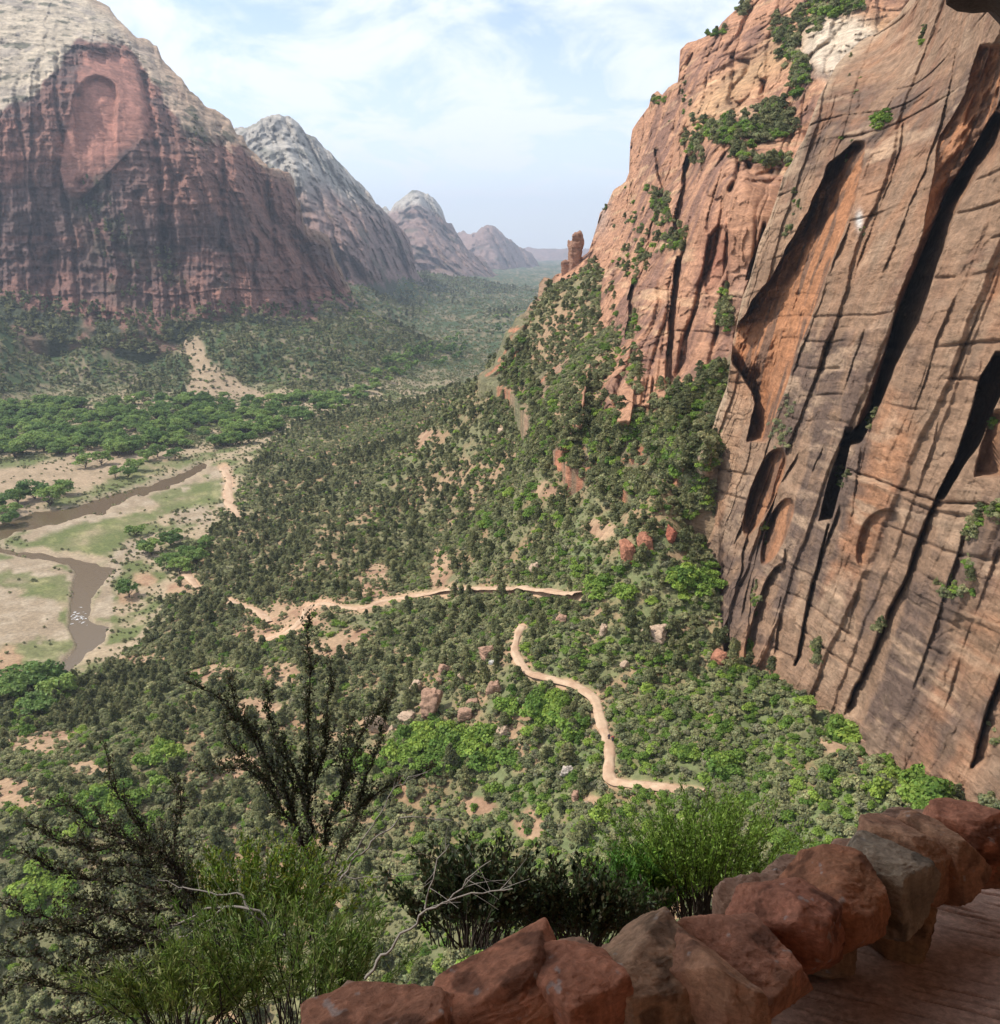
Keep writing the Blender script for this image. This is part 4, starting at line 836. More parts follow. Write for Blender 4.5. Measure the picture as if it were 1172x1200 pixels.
# everything past the countable ones: instanced stuff
def stuff(name, label, cat, idx):
    if not len(idx): return
    pc = bpy.data.collections.new(name+'_models'); order = []
    for k in sorted(set(K[idx].tolist())):
        for i in range(len(PROTO[KN[k]])):
            o = bpy.data.objects.new(f'{name}_{len(order):02d}', PROTO[KN[k]][i][0]); pc.objects.link(o); order.append((k, i))
    inst = np.array([order.index((int(K[j]), int(pid[j]) % len(PROTO[KN[K[j]]]))) for j in idx], np.int32)
    me = bpy.data.meshes.new(name); me.vertices.add(len(idx)); me.vertices.foreach_set('co', np.stack([X[idx], Y[idx], Z[idx]], -1).astype(np.float32).ravel())
    a = me.attributes.new('inst', 'INT', 'POINT'); a.data.foreach_set('value', inst)
    big = np.where(K[idx] == 4, 1.15, 1.)
    a = me.attributes.new('scl', 'FLOAT_VECTOR', 'POINT'); a.data.foreach_set('vector', np.stack([S[idx]*big, S[idx]*big, S[idx]*Hh[idx]], -1).astype(np.float32).ravel())
    a = me.attributes.new('rot', 'FLOAT_VECTOR', 'POINT'); a.data.foreach_set('vector', np.stack([0*R[idx], 0*R[idx], R[idx]], -1).astype(np.float32).ravel())
    o = link(name, me); tag(o, label, cat, kind='stuff')
    ng = bpy.data.node_groups.new(name, 'GeometryNodeTree'); ng.interface.new_socket('Geometry', in_out='INPUT', socket_type='NodeSocketGeometry'); ng.interface.new_socket('Geometry', in_out='OUTPUT', socket_type='NodeSocketGeometry')
    gi = ng.nodes.new('NodeGroupInput'); go = ng.nodes.new('NodeGroupOutput'); ip = ng.nodes.new('GeometryNodeInstanceOnPoints'); ci = ng.nodes.new('GeometryNodeCollectionInfo')
    ci.inputs['Collection'].default_value = pc; ci.inputs['Separate Children'].default_value = True; ci.inputs['Reset Children'].default_value = True
    def na(nm, ty):
        n = ng.nodes.new('GeometryNodeInputNamedAttribute'); n.data_type = ty; n.inputs['Name'].default_value = nm; return [s for s in n.outputs if s.enabled and s.name == 'Attribute'][0]
    ng.links.new(gi.outputs[0], ip.inputs['Points']); ng.links.new(ci.outputs[0], ip.inputs['Instance']); ip.inputs['Pick Instance'].default_value = True
    ng.links.new(na('inst', 'INT'), ip.inputs['Instance Index']); ng.links.new(na('scl', 'FLOAT_VECTOR'), ip.inputs['Scale']); ng.links.new(na('rot', 'FLOAT_VECTOR'), ip.inputs['Rotation'])
    ng.links.new(ip.outputs[0], go.inputs[0]); md = o.modifiers.new('scatter', 'NODES'); md.node_group = ng
rest = np.where(~used)[0]
stuff('slope_brush', 'green brush and small trees covering the canyon slopes', 'brush', rest[np.isin(K[rest], [0, 1, 2, 3, 5, 6, 7])])
stuff('valley_woods', 'cottonwood woods filling the far valley floor', 'woods', rest[np.isin(K[rest], [4, 8])])

# ------------------------------------------------------------------ rocks
def rock_verts(n=14, seed=0, dims=(1, 1, 1), planes=9, noise=.06, cut=.75, nsc=1.6, fine=0., pw=-16.):
    r = np.random.default_rng(seed); V = []; F = []
    me = bpy.data.meshes.new('t'); import bmesh
    bm = bmesh.new(); bmesh.ops.create_cube(bm, size=2); bmesh.ops.subdivide_edges(bm, edges=bm.edges[:], cuts=n, use_grid_fill=True)
    V = np.array([v.co[:] for v in bm.verts]); F = np.array([[v.index for v in f.verts] for f in bm.faces]); bm.free(); bpy.data.meshes.remove(me)
    d = V/np.linalg.norm(V, axis=1, keepdims=True)
    pn = r.normal(size=(planes, 3)); pn /= np.linalg.norm(pn, axis=1, keepdims=True); off = r.uniform(cut, 1.0, planes)
    ax = np.array([[1, 0, 0], [-1, 0, 0], [0, 1, 0], [0, -1, 0], [0, 0, 1], [0, 0, -1]], float); ax += r.normal(size=ax.shape)*.12
    pn = np.vstack([pn, ax]); off = np.concatenate([off, np.full(6, .82)])
    t = off[None]/np.maximum(d @ pn.T, 1e-3); p = pw
    rad = np.minimum(np.sum(t**p, axis=1)**(1/p), 1.35)
    s = seed*3.1
    rad = rad*(1+noise*fbm(d[:, 0]*nsc+s, d[:, 1]*nsc, d[:, 2]*nsc*1.5, 5, 7) - noise*.8*np.maximum(ridged(d[:, 0]*nsc*1.2+s, d[:, 1]*nsc*1.2, d[:, 2]*nsc*2.4, 3, 9), 0)*.8)
    if fine:
        a_, b_, c_ = d[:, 0]*5+s, d[:, 1]*5, d[:, 2]*9
        rad = rad*(1+fine*(fbm(a_, b_, c_, 5, 11)-1.2*np.maximum(ridged(a_*.5, b_*.5, c_*.7, 3, 12)-.45, 0)+.5*np.floor(2.5*fbm(a_*.4, b_*.4, c_*.6, 3, 13))))
    return d*rad[:, None]*np.array(dims), F
def rock(name, loc, dims, rot, seed, col, mat, n=14, **kw):
    V, F = rock_verts(n, seed, dims, **kw)
    c = np.array(col)[None]*(1+.35*fbm(V[:, 0]/dims[0]*1.5+seed, V[:, 1]/dims[1]*1.5, V[:, 2]/dims[2]*1.5, 4, 3))[:, None]
    if mat is M_STONE:
        X_ = V/.12+seed*1.7; st_ = fbm(X_[:, 0], X_[:, 1], X_[:, 2], 4, 14); c = mixc(c, np.array(col)*.35, .8*sstep(.18, .4, st_)); li = fbm(X_[:, 0]*3+9, X_[:, 1]*3, X_[:, 2]*3, 3, 15)
        c = mixc(c, [.42, .38, .33], .55*sstep(.50, .62, li)); c = mixc(c, np.array(col)*np.array([1.15, 1.25, 1.2]), .6*sstep(.1, .5, fbm(X_[:, 0]*.5, X_[:, 1]*.5+4, X_[:, 2]*.5, 3, 16)))
    o = link(name, mesh_np(name, V, F, c, True, mat)); o.location = loc; o.rotation_euler = rot
    return o
BR = (.33, .20, .135); TAN = (.42, .30, .21); RED = (.34, .15, .09)
for k, (u_, v_, w, h, c, lab) in enumerate([
    (505, 838, 25, 36, BR, 'tall brown boulder with a curved split face, biggest left of the zigzag trail'),
    (487, 812, 16, 18, TAN, 'pale boulder just above and left of the tall split boulder'),
    (572, 770, 20, 17, BR, 'brown rounded boulder alone above the layered rock'),
    (576, 778, 8, 6, (.5, .47, .43), 'small pale grey rock under the lone rounded boulder'),
    (520, 792, 14, 17, BR, 'dark slanting boulder up the slope from the tall split one'),
    (514, 803, 10, 12, BR, 'small brown rock between the slanting boulder and the tall one'),
    (541, 800, 9, 14, TAN, 'upright narrow tan rock beside a dark juniper'),
    (580, 812, 18, 20, BR, 'pointed layered brown rock below the rounded boulder'),
    (553, 828, 14, 10, BR, 'small rounded boulder sitting on a larger dome boulder'),
    (545, 842, 18, 15, BR, 'dome boulder carrying a small rounded one'),
    (590, 860, 22, 12, TAN, 'flat broken tan rock at the edge of the bright oak bushes'),
    (478, 842, 22, 9, TAN, 'low flat tan slab left of the tall split boulder'),
    (441, 856, 22, 24, TAN, 'pale pinkish boulder right of the twiggy bush tip'),
    (459, 862, 10, 11, TAN, 'small tan rock right of the pale pinkish boulder'),
    (657, 732, 13, 15, BR, 'upright brown rock just right of the top of the zigzag trail'),
    (707, 744, 10, 14, TAN, 'narrow tan rock between the trail top and the long tan boulder'),
    (768, 748, 30, 18, TAN, 'long tan boulder lying on the green slope below the cliff foot'),
    (731, 783, 10, 10, TAN, 'small tan rock downhill of the long tan boulder'),
    (628, 671, 13, 13, TAN, 'round pale boulder just above the upper trail'),
    (665, 909, 14, 16, (.5, .42, .35), 'pale rock on the slope left of the trail corner'),
    (674, 940, 14, 14, BR, 'rounded brown rock below the trail corner'),
    (686, 944, 10, 7, TAN, 'small tan slab beside the rounded brown rock'),
    (817, 878, 13, 12, BR, 'pitted brown rock in the brush right of the hikers'),
    (833, 845, 11, 10, BR, 'small squared brown rock above the pitted one'),
    (1014, 878, 14, 16, BR, 'small layered hoodoo rock at the foot of the brown cliff'),
    (735, 658, 22, 26, RED, 'left jagged block of the red outcrop at the cliff foot'),
    (755, 642, 24, 24, RED, 'right jagged block of the red outcrop at the cliff foot'),
    (786, 635, 14, 20, (.3, .1, .06), 'dark red block under the pale buttress'),
    (785, 555, 24, 24, BR, 'squared brown block on the talus left of the pale buttress'),
    (843, 776, 22, 16, RED, 'broken red rock at the lower corner of the brown cliff'),
    (604, 458, 16, 12, RED, 'red rock on the far talus left of the red cliff'),
    (590, 508, 12, 8, TAN, 'small tan rock in the woods below the talus'),
    (420, 570, 10, 7, BR, 'brown rock in the middle of the wooded slope'),
    (115, 795, 12, 8, TAN, 'tan rock on the slope right of the big left cottonwoods')]):
    P = hit(u_, v_)[0]; d = proj(P)[2]; mpp = d/1000
    o = rock('boulder', (P[0], P[1], P[2]+h*mpp*.38), (w*mpp*.58, w*mpp*.5, h*mpp*.62), (random.uniform(-.15, .15), random.uniform(-.15, .15), random.uniform(0, 3)), 200+k, c, M_BOULDER, 16, noise=.12, cut=.6, fine=.10)
    tag(o, lab, 'boulder', 'boulders on the slopes')
# spire on the skyline
P = at(674, 300, 478.); mb = MB()
for k, (dx, dz, a_, c_, sd_) in enumerate(((0, -6, 5.8, 10, 501), (.3, 2.5, 4.7, 8.5, 502), (.7, 8, 3.5, 6.2, 503), (-4.6, -8, 3.6, 7, 504), (5.2, -8, 4.6, 6, 505), (9, -9, 5, 6, 506))):
    V, F = rock_verts(16, sd_, (a_, a_*.9, c_), cut=.72, noise=.14, fine=.09); V = V+np.array([P[0]+dx, P[1]+.3*k, P[2]+dz])
    mb.add(V, F, (.30, .165, .11))
tag(link('rock_spire', mb.mesh('rock_spire', M_ROCKB, True)), 'upright red rock spire on the skyline left of the red cliff', 'rock spire')

# ------------------------------------------------------------------ hikers on the lower trail
def person(loc, rz, seed, shirt, short, label, pack):
    V = [(0, 0, .95), (0, 0, 1.12), (0, -.01, 1.3), (0, 0, 1.45), (0, .02, 1.55), (0, .03, 1.66), (.10, 0, .9), (.11, .10, .5), (.11, -.06, .08), (.11, .06, .04), (-.10, 0, .9), (-.11, .02, .5), (-.11, .16, .08), (-.11, .28, .05),
         (.19, 0, 1.4), (.25, -.06, 1.13), (.24, .08, .92), (-.19, 0, 1.4), (-.25, -.02, 1.13), (-.24, .12, .94)]
    E = [(0, 1), (1, 2), (2, 3), (3, 4), (4, 5), (0, 6), (6, 7), (7, 8), (8, 9), (0, 10), (10, 11), (11, 12), (12, 13), (3, 14), (14, 15), (15, 16), (3, 17), (17, 18), (18, 19)]
    Rr = [.15, .13, .15, .12, .055, .095, .095, .065, .045, .04, .095, .065, .045, .04, .06, .045, .035, .06, .045, .035]
    def skin(idx, grow, name, mat, zmin=None, zmax=None):
        me = bpy.data.meshes.new(name); me.from_pydata(V, E, []); o = bpy.data.objects.new(name, me); COL.objects.link(o)
        s = o.modifiers.new('s', 'SKIN'); sd = me.skin_vertices[0].data
        for i, q in enumerate(Rr): sd[i].radius = (q*grow, q*grow*(.75 if i < 4 else 1)); sd[i].use_root = (i == 0)
        o.modifiers.new('u', 'SUBSURF').levels = 1
        dg = bpy.context.evaluated_depsgraph_get(); m2 = bpy.data.meshes.new_from_object(o.evaluated_get(dg)); bpy.data.objects.remove(o)
        if zmin is not None:
            import bmesh
            bm = bmesh.new(); bm.from_mesh(m2)
            for co, no in (((0, 0, zmin), (0, 0, -1)), ((0, 0, zmax), (0, 0, 1))): bmesh.ops.bisect_plane(bm, geom=bm.verts[:]+bm.edges[:]+bm.faces[:], plane_co=co, plane_no=no, clear_outer=True)
            bm.to_mesh(m2); bm.free()
        m2.materials.clear(); m2.materials.append(mat); m2.name = name
        return link(name, m2)
    b = skin(None, 1, 'person', plain('skin', (.45, .26, .18))); b.location = loc; b.rotation_euler = (0, 0, rz)
    for nm, z0, z1, cc in (('shirt', 1.0, 1.5, shirt), ('shorts', .5, 1.0, short)):
        c_ = skin(None, 1.13, nm, plain(nm+'_cloth', cc), z0, z1); c_.parent = b
    for nm, z0, z1, cc in (('shoes', -.02, .14, (.04, .03, .03)), ('hair', 1.66, 1.9, (.04, .025, .015))):
        c_ = skin(None, 1.12, nm, plain(nm+'_stuff', cc), z0, z1); c_.parent = b
    tag(b, label, 'person')
    if pack:
        p_ = rock('backpack', (0, -.2, 1.25), (.17, .12, .26), (0, 0, 0), seed, pack, plain('pack_cloth', pack), 5, noise=.02); p_.parent = b
P = hit([713.5, 718], [870, 872]); 
for i in range(2):
    x, y, zq = P[i]; person((float(x), float(y), float(zt(np.array([x]), np.array([y]))[0])+.12), -.3 if i else .2, i+5, [(.03, .03, .05), (.42, .05, .05)][i], [(.04, .04, .05), (.05, .05, .08)][i],
        ['person in dark clothes walking on the trail, left of the pair', 'person in a red shirt walking on the trail, right of the pair'][i], [None, (.05, .05, .06)][i])
# dead snag
mb = MB(); P, _ = surfA(np.array([852.]), np.array([775.])); P = hit(853, 768)[0]
tube(mb, [(0, 0, -1), (.3, 0, 4), (.1, 0, 8), (.3, 0, 12.5)], [.28, .2, .13, .04], 6)
for k in range(9): zq = 3+k; a_ = k*2.3; tube(mb, [(.2, 0, zq), (.2+.8*math.cos(a_), .8*math.sin(a_), zq+.5)], [.06, .02], 4)
o = link('dead_tree', mb.mesh('dead_tree', M_TWIG, True)); o.location = (P[0]-1, P[1]-2, P[2]); tag(o, 'bare dark dead tree trunk against the lower corner of the brown cliff', 'dead tree')

# ------------------------------------------------------------------ foreground: alcove, path, parapet
def pathz(y): return -1.9-.28*y
gx, gy = np.meshgrid(np.concatenate([np.linspace(-1.2, .2, 20), np.linspace(.21, 3.4, 480), np.linspace(3.42, 8, 60)]), np.concatenate([np.linspace(-3, .8, 30), np.linspace(.81, 5, 640), np.linspace(5.05, 9, 40)]), indexing='ij')
u_, v_, D_ = proj(np.stack([gx, gy, pathz(gy)], -1))
ang = math.radians(-28); rdx = gx*math.cos(ang)+gy*math.sin(ang); rdy = -gx*math.sin(ang)+gy*math.cos(ang)
w_ = fbm(rdx*1.2, rdy*3, 0*gx, 3, 33)
ph = (rdy+.035*w_)/.052; rid = np.abs((ph-np.floor(ph))*2-1)
brk = sstep(-.25, .25, fbm(rdx*3, rdy*14, 0*gx, 3, 34))
gzz = pathz(gy) - (.016*sstep(.5, 1, rid)*brk) + .016*fbm(gx*2, gy*2, 0*gx, 5, 35)+.005*fbm(gx*14, gy*14, 0*gx, 3, 36)
c = mixc([.72, .47, .34], [.56, .35, .25], sstep(-.3, .4, fbm(gx*1.5, gy*1.5, 0*gx, 4, 37))); c = mixc(c, [.15, .085, .06], .7*sstep(.7, 1, rid)*brk)
o = link('path', mesh_np('path', np.stack([gx, gy, gzz], -1), grid_faces(560, 710)[((gy < 2.12+.64*gx).ravel()[grid_faces(560, 710)]).all(1)], c, True, M_PATH)); tag(o, kind='structure')

# parapet: a line on the outer edge of the path, stones placed along it
def P3(u, v, dz):     # point above the path plane by dz seen at pixel
    d = rays(u, v); t = (-1.9+dz)/(d[2]+.28*d[1]); return d*t
stones = [  # u, v of the middle of the top, width px, depth ratio, height m, tilt, colour, label
    (462, 1172, 190, .85, .30, (-.10, -.25, 0), (.26, .115, .075), 'smooth red brown stone with dark lichen stains, lowest end of the parapet'),
    (592, 1132, 190, .75, .32, (-.08, -.12, .1), (.30, .125, .08), 'large flat topped red stone slab with a dark undercut edge'),
    (672, 1130, 120, .9, .30, (.1, .05, .1), (.28, .115, .075), 'narrow red stone with pale lichen dots wedged between two big stones'),
    (765, 1105, 165, .85, .36, (.05, .15, .2), (.27, .16, .11), 'large tan brown lumpy stone with grey stains in the middle of the parapet'),
    (838, 1128, 80, .8, .24, (.1, .25, .2), (.25, .12, .08), 'small reddish stone leaning on the right side of the tan one'),
    (878, 1085, 130, .85, .32, (.0, .12, .2), (.29, .13, .09), 'broad red stone with a pale worn top right of the leaning stone'),
    (915, 1040, 105, .85, .36, (.05, .1, .2), (.27, .11, .075), 'red stone with two cracked layers behind the low ledge stone'),
    (980, 1008, 105, .9, .34, (.0, .15, .3), (.27, .115, .07), 'rust red block with a squared dark end near the grey stone'),
    (965, 1092, 90, .7, .12, (.0, .0, .3), (.22, .14, .10), 'low flat ledge stone lying on the path at the parapet foot'),
    (1040, 1045, 62, .9, .30, (.1, .3, .3), (.24, .14, .09), 'upright brown stone standing below the grey topped stone'),
    (1036, 992, 80, 1.0, .36, (.05, .15, .3), (.22, .165, .13), 'grey topped square stone in the upper part of the parapet'),
    (1068, 968, 70, .9, .36, (.05, .12, .3), (.28, .145, .10), 'reddish tan stone just behind the grey topped stone'),
    (1106, 965, 64, .9, .36, (.05, .1, .3), (.27, .14, .095), 'brown speckled stone below the uppermost red stone'),
    (1135, 945, 74, .9, .38, (.0, .1, .3), (.29, .12, .08), 'uppermost red stone of the parapet with a flat top'),
    (1178, 950, 60, .9, .40, (.0, .1, .3), (.26, .13, .09), 'stone cut by the right edge of the view behind the red one')]
for k, (u0, v0, wp, dr, hm, rot, c, lab) in enumerate(stones):
    low = k == 8
    p = P3(u0, v0, .16 if low else .24 if k == 9 else .50); d = proj(p)[2]; w = wp*d/1000
    hz = .08 if low else .14 if k == 9 else .19
    o = rock('parapet_stone', (p[0], p[1], p[2]-hz*.9), (w*.58, .22 if not low else .16, hz), (rot[0]*.6-.22, rot[1]*.5, .55+rot[2]*.4), 300+k, (c[0]*1.6, c[1]*1.6, c[2]*1.35), M_STONE, 64, noise=.05, cut=.70, nsc=1.5, fine=.028, planes=13, pw=-44.)
    tag(o, lab, 'stone', 'stones of the path parapet')
# lower course of the parapet, mostly in shade under the top stones
course = [(700, 1190, .12), (800, 1172, .12), (880, 1140, .14), (930, 1100, .2), (1000, 1075, .14), (1060, 1040, .14), (1110, 1010, .14), (1150, 990, .14), (600, 1200, .12), (500, 1240, .12)]
for k, (u0, v0, hz) in enumerate(course):
    p = P3(u0-14, v0-4, .03)
    q = p + np.array([-.05, .05, 0])
    o = rock('parapet_base_stone', (q[0], q[1], q[2]-.03), (.25, .17, hz+.07), (random.uniform(-.1, .1), random.uniform(-.1, .1), .4+random.uniform(-.4, .4)), 400+k, (.38, .22, .14), M_STONE, 30, noise=.08, fine=.05)
    tag(o, 'shaded dark red stone in the bottom course of the parapet beside the path', 'stone', 'bottom course stones of the parapet')
# ledge below the parapet
gx, gy = np.meshgrid(np.linspace(-16, 14, 220), np.linspace(-4, 16, 200), indexing='ij')
line = 1.98+.64*np.clip(gx, -20, 8)  # outer edge of the parapet in plan
s = (gy-line)/math.sqrt(1+.64**2)
zq = pathz(np.clip(line, -3, 8)) - .1 - 1.75*np.maximum(s-.10, 0) - .08*np.maximum(s, 0)**2; zq = np.where(s < .15, pathz(gy)-.25, zq)
zq = zq + .5*sstep(.5, 2, s)*fbm(gx/1.2, gy/1.2, zq/1.2, 5, 44)
c = mixc([.24, .13, .085], [.12, .10, .05], sstep(-.1, .3, fbm(gx, gy, zq, 4, 45)))
o = link('ledge_slope', mesh_np('ledge_slope', np.stack([gx, gy, zq], -1), grid_faces(220, 200), c, True, M_ROOF)); tag(o, kind='structure')
# alcove roof and back wall: a thick overhanging rock over the path
nx, ny = 150, 130; gx, gy = np.meshgrid(np.linspace(-5.8, 14, nx), np.linspace(-8, 9.5, ny), indexing='ij')
lip = np.interp(gx, [-5.8, -5, -3.6, -2, 0, 2, 3, 4, 6, 9, 14], [1.8, 3.0, 4.0, 4.1, 4.0, 4.3, 6.6, 7.2, 8.0, 8.6, 8.8])+.35*fbm(gx/1.5, 0*gx, 0*gx, 4, 55)
g_y = np.minimum(gy, 9.5)
cl = 2.35+.25*fbm(gx/1.7, gy/1.7, 0*gx, 4, 56) - 1.0*sstep(.36, .66, gx/np.maximum(gy, 1.))*sstep(3, 6, gy)
cl = cl + .03*np.maximum(gy, 0)*0
ytop = gy.copy(); yy = np.linspace(0, 1, ny)[None]; gy2 = -5+(lip+5)*yy
sg = sstep(.40, .465, gx/np.maximum(gy2, 1.))*sstep(3.5, 6, gy2); cl = (3.5+.28*fbm(gx/1.7, gy2/1.7, 0*gx, 4, 56))*(1-sg) + sg*(1.60+.12*fbm(gx/.7, gy2/.7, 0*gx, 4, 60)-.9*sstep(.5, .62, gx/np.maximum(gy2, 1.)))
wallr = sstep(.78, 1.15, (gx-1.3)/np.maximum(gy2+1.0, .6)); cl = cl*(1-wallr)+(-5)*wallr
wallr = 0
b0 = np.stack([gx[:, 0], gy2[:, 0], cl[:, 0]], -1); V = [np.stack([np.stack([b0[:, 0], b0[:, 1]+.3*fbm(b0[:, 0], b0[:, 0]*0+q, 0*b0[:, 0], 3, 59)-.2, np.minimum(b0[:, 2], q)], -1) for q in (-3.5, -2.5, -1.5, -.5, .5, 1.5)], 1), np.stack([gx, gy2, cl], -1)]
for k, (dy, dz) in enumerate(((.35, .5), (.6, 1.6), (.3, 3.2), (-.8, 5.5), (-3, 9))):
    e = V[1][:, -1] + np.array([0, dy, dz]); e[:, 1] += .3*fbm(gx[:, 0]/1.2, e[:, 2]/1.2, 0*gx[:, 0], 3, 57+k); e[:, 2] = np.maximum(e[:, 2], 2.0*0+dz+1.2); V.append(e[:, None])
V = np.concatenate(V, 1); n_ = V.shape[1]
c = mixc([.46, .30, .21], [.32, .21, .15], sstep(-.3, .4, fbm(V[..., 0]/1.5, V[..., 1]/1.5, V[..., 2]/1.5, 4, 58))); c = mixc(c, [.05, .032, .024], sstep(.36, .44, V[..., 0]/np.maximum(V[..., 1], 1))*sstep(3.5, 5, V[..., 1]))  # right front lip coloured near black: shade painted into the rock colour
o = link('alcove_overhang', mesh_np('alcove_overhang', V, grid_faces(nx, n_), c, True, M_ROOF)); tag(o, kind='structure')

# ------------------------------------------------------------------ foreground bushes
def leaves_obj(name, C, size, aspect, cols, parent, mat, D=None, up=0.):
    V, F = quads_at(C, size, aspect, None, up, D); n = len(C)
    cc = np.asarray(cols)[rng.integers(0, len(cols), n)]*rng.uniform(.7, 1.3, n)[:, None]
    return link(name, mesh_np(name, V, F, np.repeat(cc, 4, 0), False, mat), parent)
M_LEAFN = leaf_mat('near_leaves', .35, .0, .5)
def poly3(pts, D, jit=0):
    p = np.array(pts, float); s = np.concatenate([[0], np.cumsum(np.hypot(*np.diff(p, axis=0).T))]); n = max(int(s[-1]/9), 4); q = np.linspace(0, s[-1], n)
    dd = np.interp(q, s, D if np.ndim(D) else np.full(len(p), D))
    P = at(np.interp(q, s, p[:, 0]), np.interp(q, s, p[:, 1]), dd)
    P += .022*np.stack([fbm(q/18+k*9, q*0+jit, q*0, 3, 91+k) for k in range(3)], -1)*dd[:, None]/3
    return P
def twiggy(name, label, branches, leafcols, leafsize, nsub, sublen, nleaf, root, cat='bush', leafspread=.02, density=1.):
    """branches: list of (pixel polyline root to tip, depth list, radius)"""
    e = empty(name, root); e_loc = np.array(root); tag(e, label, cat)
    br = MB(); LC = []; LD = []
    for bi, (pts, Dp, r0) in enumerate(branches):
        P = poly3(pts, Dp, bi*3.3)-e_loc; n = len(P); t = np.linspace(0, 1, n); tube(br, P, .8*r0*(1-.85*t)+.0012, 5)
        T = np.gradient(P, axis=0); T /= np.linalg.norm(T, axis=1, keepdims=True); Ltot = np.linalg.norm(np.diff(P, axis=0), axis=1).sum()
        for k in range(int(nsub*Ltot)):
            i = rng.integers(int(n*.12), n); sd = rng.normal(size=3); d = T[i]*1.3+sd*.55+np.array([0, 0, .35]); d /= np.linalg.norm(d)
            ln = sublen*rng.uniform(.25, 1.7)*(1.15-.75*t[i]); m = 5; q = np.linspace(0, 1, m)[:, None]; bend = rng.normal(size=3)*.12*ln + np.array([0, 0, .12*ln])
            S_ = P[i]+d*ln*q+bend*q**2; tube(br, S_, .0032*(1-.7*q[:, 0]), 3)
            nl = int(nleaf*ln/sublen*density); qq = rng.uniform(.12, 1.02, nl)[:, None]; LC.append(P[i]+d*ln*qq+bend*qq**2+rng.normal(size=(nl, 3))*leafspread*.6)
        nl = int(nleaf*Ltot/sublen*.40*density); tt = rng.uniform(.15, 1, nl)*(n-1); j = tt.astype(int).clip(0, n-2); f = (tt-j)[:, None]
        LC.append(P[j]*(1-f)+P[j+1]*f+rng.normal(size=(nl, 3))*leafspread)
    link('branches', br.mesh('branches', M_TWIG, True), e)
    LC = np.concatenate(LC); leaves_obj('leaves', LC, leafsize*rng.uniform(.6, 1.3, len(LC)), 1.6, leafcols, e, M_LEAFN)
    return e
dk = [(.030, .034, .016), (.05, .055, .022), (.075, .055, .032), (.06, .07, .025)]
rt = at(385, 1040, 7.0)
twiggy('twiggy_bush', 'tall dark twiggy bush with upright leafy spires in the middle foreground', [
    ([(378, 1060), (368, 1000), (362, 940), (360, 880), (361, 820), (361, 770), (363, 728)], 7.0, .022),
    ([(370, 1030), (350, 985), (335, 930), (310, 880), (285, 850), (262, 822), (240, 806), (226, 800)], [7, 6.9, 6.8, 6.8, 6.7, 6.6, 6.5, 6.5], .018),
    ([(360, 960), (352, 925), (340, 895), (325, 860), (316, 830), (312, 805)], 7.0, .012), ([(350, 980), (320, 930), (300, 900), (270, 868), (262, 850)], 6.7, .012),
    ([(372, 1020), (388, 960), (400, 920), (415, 880), (430, 850), (445, 830), (456, 805)], [7, 7, 7.1, 7.2, 7.3, 7.3, 7.4], .013),
    ([(380, 1030), (410, 980), (425, 930), (438, 890), (450, 850), (458, 818)], 7.3, .013), ([(366, 930), (378, 890), (382, 850), (385, 800), (388, 780)], 7.0, .008),
    ([(300, 880), (290, 850), (275, 830), (268, 800)], 6.8, .007), ([(330, 930), (300, 905), (260, 900), (235, 905)], 6.6, .009), ([(405, 920), (402, 880), (410, 850)], 7.2, .008),
    ([(400, 960), (440, 930), (470, 915), (505, 900)], 7.2, .01), ([(340, 940), (342, 905), (330, 870)], 6.9, .008)],
    dk, .015, 62, .17, 26, tuple(rt))
rt = at(250, 1120, 5.6)
twiggy('twiggy_bush', 'dark twiggy bush spreading low branches to the left edge of the view', [
    ([(262, 1130), (225, 1050), (195, 1010), (160, 960), (140, 930), (125, 905), (122, 880)], 5.6, .018),
    ([(225, 1050), (190, 1000), (150, 985), (100, 960), (80, 945), (62, 945)], 5.4, .014), ([(255, 1120), (200, 1040), (150, 1035), (90, 1030), (50, 1010), (30, 1000)], 5.2, .014),
    ([(262, 1130), (180, 1110), (110, 1100), (60, 1080), (20, 1065), (0, 1058)], 5.0, .015), ([(260, 1140), (190, 1125), (150, 1140), (100, 1150), (40, 1120), (10, 1120)], 4.9, .014),
    ([(262, 1150), (160, 1160), (90, 1165), (40, 1150), (0, 1160)], 4.8, .013), ([(220, 1060), (180, 1070), (120, 1060), (60, 1050)], 5.3, .011), ([(200, 1010), (205, 970), (212, 940), (205, 920)], 5.8, .010),
    ([(150, 985), (110, 995), (70, 985), (40, 970)], 5.3, .009), ([(190, 1100), (130, 1070), (80, 1090), (30, 1095)], 5.0, .010), ([(230, 1070), (215, 1020), (180, 1000), (165, 985)], 5.6, .010), ([(200, 1150), (140, 1185), (90, 1200), (40, 1195)], 4.7, .012),
    ([(240, 1090), (210, 1080), (160, 1100), (90, 1125)], 5.1, .01), ([(210, 1030), (170, 1015), (120, 1010), (90, 990)], 5.4, .009)],
    dk, .013, 62, .18, 26, tuple(rt))
